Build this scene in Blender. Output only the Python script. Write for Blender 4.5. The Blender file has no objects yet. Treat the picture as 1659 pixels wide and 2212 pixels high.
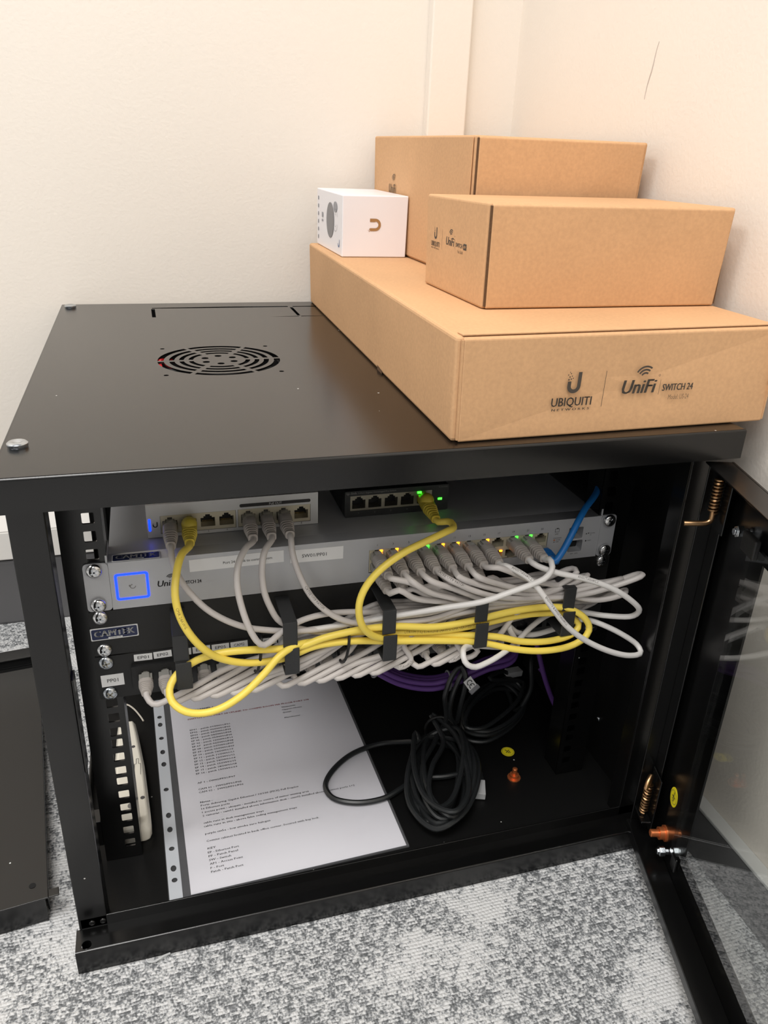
import bpy, bmesh, math, random
from mathutils import Vector, Matrix, Euler

random.seed(7)
scene = bpy.context.scene
col = scene.collection
V = Vector

# ------------------------------------------------------------------ camera
CAM_LOC = V((0.1028324, -0.4963906, 0.6504288))
CAM_ROT = Euler((1.14200434, -0.03750784, -0.28365797), 'XYZ')
F_PX, IMG_W, IMG_H = 1696.53, 1659.0, 2212.0
cd = bpy.data.cameras.new('camera')
cam = bpy.data.objects.new('camera', cd)
col.objects.link(cam)
cam.location = CAM_LOC
cam.rotation_euler = CAM_ROT
cd.sensor_fit = 'VERTICAL'
cd.sensor_height = 24.0
cd.lens = F_PX / IMG_H * 24.0
cd.clip_start = 0.01
scene.camera = cam

# ------------------------------------------------------------------ world, lamps, exposure
w = bpy.data.worlds.new('world')
scene.world = w
w.use_nodes = True
w.node_tree.nodes['Background'].inputs[0].default_value = (1.0, 0.99, 0.975, 1)
w.node_tree.nodes['Background'].inputs[1].default_value = 0.36


def ceiling_panel(x, y, power, sx=0.6, sy=1.2):
    l = bpy.data.lights.new('ceiling_panel_light', 'AREA')
    l.shape = 'RECTANGLE'
    l.size, l.size_y = sx, sy
    l.energy = power
    l.color = (1.0, 0.98, 0.95)
    o = bpy.data.objects.new('ceiling_panel_light', l)
    col.objects.link(o)
    o.location = (x, y, 2.6)
    return o


for (x, y, p) in ((-0.30, -0.80, 46), (-1.7, -0.35, 34), (-0.30, -2.4, 18), (-1.7, -2.4, 18)):
    ceiling_panel(x, y, p, 0.8, 1.2)

scene.view_settings.view_transform = 'Standard'
scene.view_settings.look = 'None'
scene.view_settings.gamma = 1.0
scene.view_settings.use_curve_mapping = False
scene.view_settings.exposure = 0.05

# ------------------------------------------------------------------ measurements of the place
H, D, YR, ZS = 0.4583, 0.604, 0.094, 0.3456      # cabinet height, depth, rack plane, top of the switch unit
HF, HT, YP, HL, W, XC = 0.0258, 0.0246, 0.0228, 0.0374, 0.561, 0.2785
WALL_X, WALL_Y = 0.612, 0.622
U = 0.04445
PAN = 0.022
RM = CAM_ROT.to_matrix()


def at(px, py, y):
    """point of the place at depth y that the photograph shows at pixel (px, py)"""
    d = RM @ V(((px - IMG_W / 2) / F_PX, -(py - IMG_H / 2) / F_PX, -1))
    return CAM_LOC + d * ((y - CAM_LOC.y) / d.y)


def atz(px, py, z):
    d = RM @ V(((px - IMG_W / 2) / F_PX, -(py - IMG_H / 2) / F_PX, -1))
    return CAM_LOC + d * ((z - CAM_LOC.z) / d.z)


# ------------------------------------------------------------------ materials
M = {}


def new_mat(name):
    m = bpy.data.materials.new(name)
    m.use_nodes = True
    nt = m.node_tree
    return m, nt, nt.nodes['Principled BSDF']


def srgb(*c):
    return tuple((x / 255 / 12.92 if x / 255 <= 0.04045 else ((x / 255 + 0.055) / 1.055) ** 2.4) for x in c) + (1,)


def mat(name, rgb, rough=0.5, metal=0.0, spec=0.5, bump=0.0, bscale=400.0, var=0.0, vscale=30.0, emit=None, estr=0.0, coat=0.0):
    m, nt, b = new_mat(name)
    b.inputs['Base Color'].default_value = srgb(*rgb)
    b.inputs['Roughness'].default_value = rough
    b.inputs['Metallic'].default_value = metal
    b.inputs['Specular IOR Level'].default_value = spec
    if coat:
        b.inputs['Coat Weight'].default_value = coat
    if emit:
        b.inputs['Emission Color'].default_value = srgb(*emit)
        b.inputs['Emission Strength'].default_value = estr
    if bump or var:
        tc = nt.nodes.new('ShaderNodeTexCoord')
    if bump:
        n = nt.nodes.new('ShaderNodeTexNoise')
        n.inputs['Scale'].default_value = bscale
        n.inputs['Detail'].default_value = 3
        nt.links.new(tc.outputs['Object'], n.inputs['Vector'])
        bp = nt.nodes.new('ShaderNodeBump')
        bp.inputs['Strength'].default_value = bump
        bp.inputs['Distance'].default_value = 0.001
        nt.links.new(n.outputs['Fac'], bp.inputs['Height'])
        nt.links.new(bp.outputs['Normal'], b.inputs['Normal'])
    if var:
        n2 = nt.nodes.new('ShaderNodeTexNoise')
        n2.inputs['Scale'].default_value = vscale
        n2.inputs['Detail'].default_value = 4
        nt.links.new(tc.outputs['Object'], n2.inputs['Vector'])
        mx = nt.nodes.new('ShaderNodeMixRGB')
        c = srgb(*rgb)
        mx.inputs[1].default_value = tuple(x * (1 - var) for x in c[:3]) + (1,)
        mx.inputs[2].default_value = tuple(min(1, x * (1 + var)) for x in c[:3]) + (1,)
        nt.links.new(n2.outputs['Fac'], mx.inputs[0])
        nt.links.new(mx.outputs[0], b.inputs['Base Color'])
    M[name] = m
    return m


def dusty_black(name, rgb, rough, bump, dust=0.5, spec=0.5):
    """powder-coated black steel with fine grain and a few dust specks"""
    m = mat(name, rgb, rough, 0, spec, bump, 1400)
    nt = m.node_tree
    b = nt.nodes['Principled BSDF']
    tc = nt.nodes.new('ShaderNodeTexCoord')
    vo = nt.nodes.new('ShaderNodeTexVoronoi')
    vo.inputs['Scale'].default_value = 75
    vo.inputs['Randomness'].default_value = 1
    nt.links.new(tc.outputs['Object'], vo.inputs['Vector'])
    cut = nt.nodes.new('ShaderNodeMath')
    cut.operation = 'LESS_THAN'
    cut.inputs[1].default_value = 0.065
    nt.links.new(vo.outputs['Distance'], cut.inputs[0])
    sep = nt.nodes.new('ShaderNodeSeparateColor')
    nt.links.new(vo.outputs['Color'], sep.inputs[0])
    few = nt.nodes.new('ShaderNodeMath')
    few.operation = 'GREATER_THAN'
    few.inputs[1].default_value = 1 - 0.10 * dust
    nt.links.new(sep.outputs[0], few.inputs[0])
    mul = nt.nodes.new('ShaderNodeMath')
    mul.operation = 'MULTIPLY'
    nt.links.new(cut.outputs[0], mul.inputs[0])
    nt.links.new(few.outputs[0], mul.inputs[1])
    mx = nt.nodes.new('ShaderNodeMixRGB')
    mx.inputs[1].default_value = srgb(*rgb)
    mx.inputs[2].default_value = (0.5, 0.5, 0.48, 1)
    nt.links.new(mul.outputs[0], mx.inputs[0])
    nt.links.new(mx.outputs[0], b.inputs['Base Color'])
    return m


dusty_black('black_steel', (9, 9, 9), 0.22, 0.03, 0.5, 0.55)
M['black_top'] = M['black_steel']
dusty_black('black_inner', (11, 11, 11), 0.45, 0.08, 1.2, 0.3)
dusty_black('black_door', (9, 9, 9), 0.24, 0.04, 0.9, 0.5)
mat('black_plastic', (20, 20, 20), 0.5, bump=0.15, bscale=900)
mat('hook_plastic', (38, 39, 40), 0.45, bump=0.1, bscale=1200)
mat('panel_black', (20, 20, 20), 0.5, bump=0.12, bscale=1500)
mat('port_dark', (10, 10, 10), 0.6)
mat('cavity', (4, 4, 4), 0.9)
mat('silver', (184, 185, 188), 0.42, 0.30, bump=0.05, bscale=1500)
mat('silver_top', (184, 185, 188), 0.42, 0.20, bump=0.05, bscale=1500)
mat('silver_white', (204, 204, 203), 0.4, 0.1)
mat('port_metal', (150, 146, 132), 0.35, 0.85)
mat('port_ivory', (196, 188, 165), 0.45, 0.3)
mat('chrome', (215, 215, 215), 0.16, 1.0)
mat('zinc', (190, 195, 200), 0.22, 1.0)
mat('copper', (205, 120, 72), 0.35, 0.75)
mat('spring_metal', (178, 142, 104), 0.3, 1.0)
mat('contact_gold', (190, 165, 100), 0.3, 1.0)
mat('cable_grey', (196, 190, 186), 0.42)
mat('boot_grey', (176, 169, 163), 0.5)
mat('plug_clear', (150, 148, 142), 0.2, coat=0.4)
mat('cable_white', (214, 211, 208), 0.4)
mat('cable_yellow', (240, 214, 92), 0.42)
mat('boot_yellow', (214, 193, 70), 0.5)
mat('cable_purple', (98, 62, 134), 0.5)
mat('cable_blue', (24, 106, 178), 0.45)
mat('cable_black', (30, 32, 33), 0.38)
mat('tie_grey', (130, 130, 134), 0.5)
mat('tie_black', (14, 14, 14), 0.5)
mat('ink', (42, 40, 40), 0.6)
mat('ink_soft', (78, 76, 76), 0.6)
mat('ink_red', (165, 70, 74), 0.6)
mat('ink_brown', (70, 62, 54), 0.7)
mat('ink_faint', (120, 98, 74), 0.7)
mat('ink_grey', (125, 122, 120), 0.6)
mat('cable_ink', (95, 90, 86), 0.6)
mat('cable_ink_yellow', (150, 128, 60), 0.6)
mat('label_white', (226, 226, 226), 0.45)
mat('white_mark', (205, 205, 205), 0.5)
mat('sticker_navy', (22, 34, 74), 0.35)
mat('sticker_yellow', (226, 210, 30), 0.45)
mat('paper', (226, 225, 228), 0.7)
mat('strip_film', (186, 190, 196), 0.35)
mat('socket_white', (226, 221, 208), 0.4)
mat('strand_white', (205, 198, 185), 0.5)
mat('box_white', (236, 233, 236), 0.35)
mat('box_grey', (128, 126, 128), 0.5)
mat('box_gold', (176, 140, 96), 0.35, 0.4)
mat('box_print', (150, 150, 155), 0.5)
mat('box_blue', (40, 90, 150), 0.5)
mat('fan_red', (190, 20, 30), 0.4)
mat('dark_switch', (44, 46, 46), 0.5, 0.3, bump=0.1, bscale=900)
mat('trunking_white', (232, 228, 222), 0.4)
mat('skirting_grey', (96, 95, 96), 0.45)
mat('skirting_top', (196, 196, 194), 0.35)
mat('led_blue', (10, 40, 255), 0.4, emit=(5, 40, 255), estr=5.0)
mat('led_green', (60, 255, 60), 0.4, emit=(50, 255, 40), estr=6.0)
mat('led_orange', (255, 170, 40), 0.4, emit=(255, 150, 20), estr=7.0)
mat('scuff', (196, 186, 178), 0.8)
mat('cardboard_edge', (92, 66, 42), 0.9, bump=0.5, bscale=600)


def cardboard(name, rgb):
    m, nt, b = new_mat(name)
    tc = nt.nodes.new('ShaderNodeTexCoord')
    n = nt.nodes.new('ShaderNodeTexNoise')
    n.inputs['Scale'].default_value = 320
    n.inputs['Detail'].default_value = 6
    n2 = nt.nodes.new('ShaderNodeTexNoise')
    n2.inputs['Scale'].default_value = 9
    n2.inputs['Detail'].default_value = 3
    add = nt.nodes.new('ShaderNodeMath')
    add.operation = 'ADD'
    nt.links.new(tc.outputs['Object'], n.inputs['Vector'])
    nt.links.new(tc.outputs['Object'], n2.inputs['Vector'])
    nt.links.new(n.outputs['Fac'], add.inputs[0])
    nt.links.new(n2.outputs['Fac'], add.inputs[1])
    cr = nt.nodes.new('ShaderNodeValToRGB')
    c = srgb(*rgb)
    cr.color_ramp.elements[0].position = 0.30
    cr.color_ramp.elements[0].color = tuple(x * 0.86 for x in c[:3]) + (1,)
    cr.color_ramp.elements[1].position = 0.75
    cr.color_ramp.elements[1].color = tuple(min(1, x * 1.1) for x in c[:3]) + (1,)
    half = nt.nodes.new('ShaderNodeMath')
    half.operation = 'MULTIPLY'
    half.inputs[1].default_value = 0.5
    nt.links.new(add.outputs[0], half.inputs[0])
    nt.links.new(half.outputs[0], cr.inputs[0])
    nt.links.new(cr.outputs[0], b.inputs['Base Color'])
    b.inputs['Roughness'].default_value = 0.75
    b.inputs['Specular IOR Level'].default_value = 0.3
    bp = nt.nodes.new('ShaderNodeBump')
    bp.inputs['Strength'].default_value = 0.08
    bp.inputs['Distance'].default_value = 0.001
    nt.links.new(n.outputs['Fac'], bp.inputs['Height'])
    nt.links.new(bp.outputs['Normal'], b.inputs['Normal'])
    M[name] = m


cardboard('cardboard', (206, 163, 121))


def wall_material():
    m, nt, b = new_mat('wall_paint')
    tc = nt.nodes.new('ShaderNodeTexCoord')
    n = nt.nodes.new('ShaderNodeTexNoise')
    n.inputs['Scale'].default_value = 260
    n.inputs['Detail'].default_value = 4
    n2 = nt.nodes.new('ShaderNodeTexNoise')
    n2.inputs['Scale'].default_value = 5
    mx = nt.nodes.new('ShaderNodeMixRGB')
    mx.inputs[1].default_value = srgb(232, 225, 215)
    mx.inputs[2].default_value = srgb(236, 228, 218)
    for x in (n, n2):
        nt.links.new(tc.outputs['Object'], x.inputs['Vector'])
    nt.links.new(n2.outputs['Fac'], mx.inputs[0])
    nt.links.new(mx.outputs[0], b.inputs['Base Color'])
    b.inputs['Roughness'].default_value = 0.6
    bp = nt.nodes.new('ShaderNodeBump')
    bp.inputs['Strength'].default_value = 0.25
    bp.inputs['Distance'].default_value = 0.0012
    nt.links.new(n.outputs['Fac'], bp.inputs['Height'])
    nt.links.new(bp.outputs['Normal'], b.inputs['Normal'])
    M['wall_paint'] = m


wall_material()


def carpet_material():
    """loop-pile carpet: rows of loops along x, dark yarn broken into patches"""
    m, nt, b = new_mat('carpet')
    N, L = nt.nodes, nt.links
    tc = N.new('ShaderNodeTexCoord')
    # wobble so that rows are not ruled lines
    wob = N.new('ShaderNodeTexNoise')
    wob.inputs['Scale'].default_value = 60
    L.new(tc.outputs['Object'], wob.inputs['Vector'])
    sep = N.new('ShaderNodeSeparateXYZ')
    L.new(tc.outputs['Object'], sep.inputs[0])

    def math(op, a, bb=None, v1=None):
        n = N.new('ShaderNodeMath')
        n.operation = op
        if hasattr(a, 'is_linked') or not isinstance(a, (int, float)):
            L.new(a, n.inputs[0])
        else:
            n.inputs[0].default_value = a
        if bb is not None:
            if isinstance(bb, (int, float)):
                n.inputs[1].default_value = bb
            else:
                L.new(bb, n.inputs[1])
        return n.outputs[0]

    yw = math('ADD', sep.outputs[1], math('MULTIPLY', math('SUBTRACT', wob.outputs['Fac'], 0.5), 0.003))
    rows = math('MULTIPLY', yw, 1 / 0.0033)
    rowi = math('FLOOR', rows)
    frac = math('FRACT', rows)
    # loop centres: rows across, staggered loops along
    xs = math('ADD', math('MULTIPLY', sep.outputs[0], 1 / 0.0038), math('MULTIPLY', rowi, 0.37))
    cmb = N.new('ShaderNodeCombineXYZ')
    L.new(xs, cmb.inputs[0])
    L.new(math('MULTIPLY', rowi, 7.31), cmb.inputs[1])
    yarn = N.new('ShaderNodeTexNoise')
    yarn.inputs['Scale'].default_value = 0.60
    yarn.inputs['Detail'].default_value = 2.0
    L.new(cmb.outputs[0], yarn.inputs['Vector'])
    # patches
    sc = N.new('ShaderNodeVectorMath')
    sc.operation = 'MULTIPLY'
    sc.inputs[1].default_value = (6.5, 9.0, 1)
    L.new(tc.outputs['Object'], sc.inputs[0])
    patch = N.new('ShaderNodeTexNoise')
    patch.inputs['Scale'].default_value = 1.0
    patch.inputs['Detail'].default_value = 3
    patch.inputs['Roughness'].default_value = 0.6
    L.new(sc.outputs[0], patch.inputs['Vector'])
    pr = N.new('ShaderNodeValToRGB')
    pr.color_ramp.elements[0].position = 0.36
    pr.color_ramp.elements[1].position = 0.52
    L.new(patch.outputs['Fac'], pr.inputs[0])
    # darkness of the yarn
    k = math('ADD', yarn.outputs['Fac'], math('MULTIPLY', math('SUBTRACT', pr.outputs[0], 0.92), 0.24))
    fine = N.new('ShaderNodeTexNoise')
    fine.inputs['Scale'].default_value = 480
    fine.inputs['Detail'].default_value = 4
    L.new(tc.outputs['Object'], fine.inputs['Vector'])
    k2 = math('ADD', k, math('MULTIPLY', math('SUBTRACT', fine.outputs['Fac'], 0.5), 0.90))
    cr = N.new('ShaderNodeValToRGB')
    e = cr.color_ramp.elements
    e[0].position, e[0].color = 0.36, srgb(204, 204, 204)
    e[1].position, e[1].color = 0.70, srgb(98, 100, 102)
    x = e.new(0.46)
    x.color = srgb(186, 187, 188)
    x = e.new(0.56)
    x.color = srgb(136, 138, 140)
    L.new(k2, cr.inputs[0])
    L.new(cr.outputs[0], b.inputs['Base Color'])
    b.inputs['Roughness'].default_value = 0.9
    b.inputs['Specular IOR Level'].default_value = 0.1
    prof = math('SINE', math('MULTIPLY', frac, math_pi))
    xsn = math('ABSOLUTE', math('SINE', math('MULTIPLY', xs, math_pi)))
    hgt = math('ADD', math('MULTIPLY', math('MULTIPLY', prof, math('ADD', math('MULTIPLY', xsn, 0.6), 0.4)), 0.7), fine.outputs['Fac'])
    bp = N.new('ShaderNodeBump')
    bp.inputs['Strength'].default_value = 0.7
    bp.inputs['Distance'].default_value = 0.002
    L.new(hgt, bp.inputs['Height'])
    L.new(bp.outputs['Normal'], b.inputs['Normal'])
    M['carpet'] = m


math_pi = math.pi
carpet_material()


def thin_sheet(name, tint, ior, rough, haze=0.0):
    """clear sheet: tinted transmission plus Fresnel mirror"""
    m, nt, b = new_mat(name)
    N, L = nt.nodes, nt.links
    N.remove(b)
    out = N['Material Output']
    tr = N.new('ShaderNodeBsdfTransparent')
    tr.inputs[0].default_value = tint
    gl = N.new('ShaderNodeBsdfGlossy')
    gl.inputs['Roughness'].default_value = rough
    lw = N.new('ShaderNodeLayerWeight')
    lw.inputs['Blend'].default_value = 0.5
    pw5 = N.new('ShaderNodeMath')
    pw5.operation = 'POWER'
    pw5.inputs[1].default_value = 4.0
    L.new(lw.outputs['Facing'], pw5.inputs[0])
    fr = N.new('ShaderNodeMath')
    fr.operation = 'MULTIPLY_ADD'
    r0 = ((ior - 1) / (ior + 1)) ** 2
    fr.inputs[1].default_value = 1 - r0
    fr.inputs[2].default_value = r0
    L.new(pw5.outputs[0], fr.inputs[0])
    mx = N.new('ShaderNodeMixShader')
    L.new(fr.outputs[0], mx.inputs[0])
    L.new(tr.outputs[0], mx.inputs[1])
    L.new(gl.outputs[0], mx.inputs[2])
    last = mx
    if haze:
        df = N.new('ShaderNodeBsdfDiffuse')
        df.inputs[0].default_value = (0.85, 0.86, 0.88, 1)
        m2 = N.new('ShaderNodeMixShader')
        m2.inputs[0].default_value = haze
        L.new(mx.outputs[0], m2.inputs[1])
        L.new(df.outputs[0], m2.inputs[2])
        last = m2
    L.new(last.outputs[0], out.inputs['Surface'])
    M[name] = m


thin_sheet('glass', (0.95, 0.96, 0.955, 1), 1.55, 0.0)
thin_sheet('film', (0.96, 0.96, 0.97, 1), 1.3, 0.12, 0.03)
thin_sheet('clear_plastic', (0.75, 0.76, 0.74, 1), 1.5, 0.08, 0.40)


# ------------------------------------------------------------------ mesh helpers
class MB:
    """collects geometry (world coordinates) for one mesh object"""

    def __init__(self):
        self.v, self.f = [], []

    def add(self, vs, fs):
        o = len(self.v)
        self.v += [V(p) for p in vs]
        self.f += [tuple(i + o for i in f) for f in fs]
        return self

    def hexa(self, c):
        """8 corners: bottom ring (4) then top ring (4), counter-clockwise from above"""
        return self.add(c, [(0, 3, 2, 1), (4, 5, 6, 7), (0, 1, 5, 4), (1, 2, 6, 5), (2, 3, 7, 6), (3, 0, 4, 7)])

    def box(self, x0, x1, y0, y1, z0, z1):
        x0, x1 = min(x0, x1), max(x0, x1)
        y0, y1 = min(y0, y1), max(y0, y1)
        z0, z1 = min(z0, z1), max(z0, z1)
        return self.hexa([(x0, y0, z0), (x1, y0, z0), (x1, y1, z0), (x0, y1, z0),
                          (x0, y0, z1), (x1, y0, z1), (x1, y1, z1), (x0, y1, z1)])

    def obox(self, o, ex, ey, ez, a0, a1, b0, b1, c0, c1):
        o, ex, ey, ez = V(o), V(ex), V(ey), V(ez)
        P = lambda a, b_, c: o + ex * a + ey * b_ + ez * c
        return self.hexa([P(a0, b0, c0), P(a1, b0, c0), P(a1, b1, c0), P(a0, b1, c0),
                          P(a0, b0, c1), P(a1, b0, c1), P(a1, b1, c1), P(a0, b1, c1)])

    def lathe(self, o, axis, prof, n=20, up=None):
        """prof: list of (distance along axis, radius)"""
        o, ax = V(o), V(axis).normalized()
        u = (V(up) if up else (V((0, 0, 1)) if abs(ax.z) < 0.9 else V((1, 0, 0))))
        u = (u - ax * u.dot(ax)).normalized()
        w_ = ax.cross(u)
        vs, fs = [], []
        for (s, r) in prof:
            for k in range(n):
                a = 2 * math.pi * k / n
                vs.append(o + ax * s + (u * math.cos(a) + w_ * math.sin(a)) * r)
        for i in range(len(prof) - 1):
            for k in range(n):
                fs.append((i * n + k, i * n + (k + 1) % n, (i + 1) * n + (k + 1) % n, (i + 1) * n + k))
        fs.append(tuple(reversed(range(n))))
        fs.append(tuple((len(prof) - 1) * n + k for k in range(n)))
        return self.add(vs, fs)

    def tube(self, pts, r, n=10, caps=True):
        fr = frames(pts)
        vs, fs = [], []
        for i, (p, t, u, w_) in enumerate(fr):
            rr = r[i] if isinstance(r, (list, tuple)) else r
            for k in range(n):
                a = 2 * math.pi * k / n
                vs.append(p + (u * math.cos(a) + w_ * math.sin(a)) * rr)
        m = len(fr)
        for i in range(m - 1):
            for k in range(n):
                fs.append((i * n + k, i * n + (k + 1) % n, (i + 1) * n + (k + 1) % n, (i + 1) * n + k))
        if caps:
            fs.append(tuple(reversed(range(n))))
            fs.append(tuple((m - 1) * n + k for k in range(n)))
        return self.add(vs, fs)

    def loft(self, o, d, up, secs, n=16, p=3.5):
        """super-ellipse sections (s, width, height, lift) along d"""
        o, d, up = V(o), V(d).normalized(), V(up)
        up = (up - d * up.dot(d)).normalized()
        sd = d.cross(up)
        vs, fs = [], []
        for (s, ww, hh, lift) in secs:
            for k in range(n):
                a = 2 * math.pi * (k + 0.5) / n
                c, q = math.cos(a), math.sin(a)
                x = math.copysign(abs(c) ** (2 / p), c) * ww / 2
                y = math.copysign(abs(q) ** (2 / p), q) * hh / 2
                vs.append(o + d * s + sd * x + up * (y + lift))
        m = len(secs)
        for i in range(m - 1):
            for k in range(n):
                fs.append((i * n + k, i * n + (k + 1) % n, (i + 1) * n + (k + 1) % n, (i + 1) * n + k))
        fs.append(tuple(reversed(range(n))))
        fs.append(tuple((m - 1) * n + k for k in range(n)))
        return self.add(vs, fs)

    def build(self, name, m, parent=None, bevel=0.0, smooth=False, seg=2):
        me = bpy.data.meshes.new(name)
        off = root_loc(parent)
        me.from_pydata([p - off for p in self.v], [], self.f)
        bm = bmesh.new()
        bm.from_mesh(me)
        bmesh.ops.recalc_face_normals(bm, faces=bm.faces)
        bm.to_mesh(me)
        bm.free()
        me.materials.append(M[m])
        if smooth:
            me.polygons.foreach_set('use_smooth', [True] * len(me.polygons))
        o = bpy.data.objects.new(name, me)
        col.objects.link(o)
        if parent:
            o.parent = parent
        if bevel:
            b = o.modifiers.new('bevel', 'BEVEL')
            b.width = bevel
            b.segments = seg
            b.limit_method = 'ANGLE'
            b.angle_limit = math.radians(40)
            b.harden_normals = False
        if smooth:
            try:
                me.set_sharp_from_angle(angle=math.radians(42))
            except Exception:
                pass
        return o


def root_loc(o):
    p = V((0, 0, 0))
    while o:
        p = p + o.location
        o = o.parent
    return p


def thing(name, label, cat, loc=(0, 0, 0), group=None):
    o = bpy.data.objects.new(name, None)
    o.empty_display_size = 0.02
    col.objects.link(o)
    o.location = loc
    o['label'] = label
    o['category'] = cat
    if group:
        o['group'] = group
    return o


def tag(o, label, cat, group=None):
    o['label'] = label
    o['category'] = cat
    if group:
        o['group'] = group
    return o


def structure(o):
    o['kind'] = 'structure'
    return o


def frames(pts):
    out = []
    n = len(pts)
    u = None
    for i in range(n):
        t = (pts[min(i + 1, n - 1)] - pts[max(i - 1, 0)])
        t = t.normalized() if t.length > 1e-9 else V((0, 0, 1))
        if u is None:
            u = V((0, 0, 1)) if abs(t.z) < 0.9 else V((1, 0, 0))
        u = u - t * u.dot(t)
        u = u.normalized() if u.length > 1e-6 else t.orthogonal().normalized()
        out.append((pts[i], t, u, t.cross(u)))
    return out


def spline(ctrl, step=0.004):
    """centripetal Catmull-Rom through the control points, resampled evenly"""
    c = [V(p) for p in ctrl]
    d = [c[0]]
    for p in c[1:]:
        if (p - d[-1]).length > 1e-5:
            d.append(p)
    c = [d[0] * 2 - d[1]] + d + [d[-1] * 2 - d[-2]]
    raw = []
    for i in range(1, len(c) - 2):
        p0, p1, p2, p3 = c[i - 1], c[i], c[i + 1], c[i + 2]
        t0 = 0
        t1 = t0 + max((p1 - p0).length, 1e-6) ** 0.5
        t2 = t1 + max((p2 - p1).length, 1e-6) ** 0.5
        t3 = t2 + max((p3 - p2).length, 1e-6) ** 0.5
        m = max(4, int((p2 - p1).length / 0.0015))
        for k in range(m):
            t = t1 + (t2 - t1) * k / m
            a1 = p0 * ((t1 - t) / (t1 - t0)) + p1 * ((t - t0) / (t1 - t0))
            a2 = p1 * ((t2 - t) / (t2 - t1)) + p2 * ((t - t1) / (t2 - t1))
            a3 = p2 * ((t3 - t) / (t3 - t2)) + p3 * ((t - t2) / (t3 - t2))
            b1 = a1 * ((t2 - t) / (t2 - t0)) + a2 * ((t - t0) / (t2 - t0))
            b2 = a2 * ((t3 - t) / (t3 - t1)) + a3 * ((t - t1) / (t3 - t1))
            raw.append(b1 * ((t2 - t) / (t2 - t1)) + b2 * ((t - t1) / (t2 - t1)))
    raw.append(c[-2])
    out = [raw[0]]
    acc = 0
    for a, b in zip(raw, raw[1:]):
        acc += (b - a).length
        if acc >= step:
            out.append(b)
            acc = 0
    if (out[-1] - raw[-1]).length > 1e-6:
        out.append(raw[-1])
    return out


# ------------------------------------------------------------------ lettering and flat print
_tcache = {}


def text2d(s, res=2):
    key = (s, res)
    if key not in _tcache:
        cu = bpy.data.curves.new('t', 'FONT')
        cu.body = s
        cu.resolution_u = res
        cu.size = 1.0
        ob = bpy.data.objects.new('t', cu)
        me = bpy.data.meshes.new_from_object(ob)
        vs = [(v.co.x, v.co.y) for v in me.vertices]
        fs = [tuple(p.vertices) for p in me.polygons]
        bpy.data.objects.remove(ob)
        bpy.data.curves.remove(cu)
        bpy.data.meshes.remove(me)
        _tcache[key] = (vs, fs)
    return _tcache[key]


class Print:
    """flat ink shapes in a 2D frame (origin, ex, ey) laid on a surface"""

    def __init__(self):
        self.v, self.f = [], []

    def add(self, vs, fs):
        o = len(self.v)
        self.v += list(vs)
        self.f += [tuple(i + o for i in f) for f in fs]
        return self

    def poly(self, pts):
        return self.add(pts, [tuple(range(len(pts)))])

    def rect(self, x0, y0, x1, y1):
        return self.poly([(x0, y0), (x1, y0), (x1, y1), (x0, y1)])

    def frame(self, x0, y0, x1, y1, t):
        return self.rect(x0, y0, x1, y0 + t).rect(x0, y1 - t, x1, y1).rect(x0, y0 + t, x0 + t, y1 - t).rect(x1 - t, y0 + t, x1, y1 - t)

    def arc(self, cx, cy, r0, r1, a0, a1, n=14):
        vs, fs = [], []
        for i in range(n + 1):
            a = math.radians(a0 + (a1 - a0) * i / n)
            vs += [(cx + r0 * math.cos(a), cy + r0 * math.sin(a)), (cx + r1 * math.cos(a), cy + r1 * math.sin(a))]
        for i in range(n):
            fs.append((2 * i, 2 * i + 1, 2 * i + 3, 2 * i + 2))
        return self.add(vs, fs)

    def disc(self, cx, cy, rx, ry=None, n=24):
        ry = ry or rx
        return self.poly([(cx + rx * math.cos(2 * math.pi * i / n), cy + ry * math.sin(2 * math.pi * i / n)) for i in range(n)])

    def text(self, s, x, y, h, width=None, shear=0.0, bold=0.0, align='L', res=2):
        """h: capital height; width: fit to this total width"""
        vs, fs = text2d(s, res)
        if not vs:
            return self
        mx0, mx1 = min(p[0] for p in vs), max(p[0] for p in vs)
        k = h / 0.70
        kx = width / (mx1 - mx0) if width else k
        sh = {'L': 0, 'C': -(mx1 - mx0) * kx / 2, 'R': -(mx1 - mx0) * kx}[align]
        for dx in ((0,) if not bold else (-bold, bold)):
            self.add([(x + sh + (p[0] - mx0) * kx + p[1] * k * shear + dx, y + p[1] * k) for p in vs], fs)
        return self

    def build(self, name, m, parent, o, ex, ey, lift=0.0002):
        o, ex, ey = V(o), V(ex).normalized(), V(ey).normalized()
        nrm = ex.cross(ey)
        mb = MB()
        mb.v = [o + ex * p[0] + ey * p[1] + nrm * lift for p in self.v]
        mb.f = self.f
        me = bpy.data.meshes.new(name)
        off = root_loc(parent)
        me.from_pydata([p - off for p in mb.v], [], mb.f)
        me.materials.append(M[m])
        ob = bpy.data.objects.new(name, me)
        col.objects.link(ob)
        ob.parent = parent
        return ob


def rounded(x0, y0, x1, y1, r, n=5):
    pts = []
    for (cx, cy, a) in ((x1 - r, y0 + r, -90), (x1 - r, y1 - r, 0), (x0 + r, y1 - r, 90), (x0 + r, y0 + r, 180)):
        for i in range(n + 1):
            t = math.radians(a + 90 * i / n)
            pts.append((cx + r * math.cos(t), cy + r * math.sin(t)))
    return pts


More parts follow.
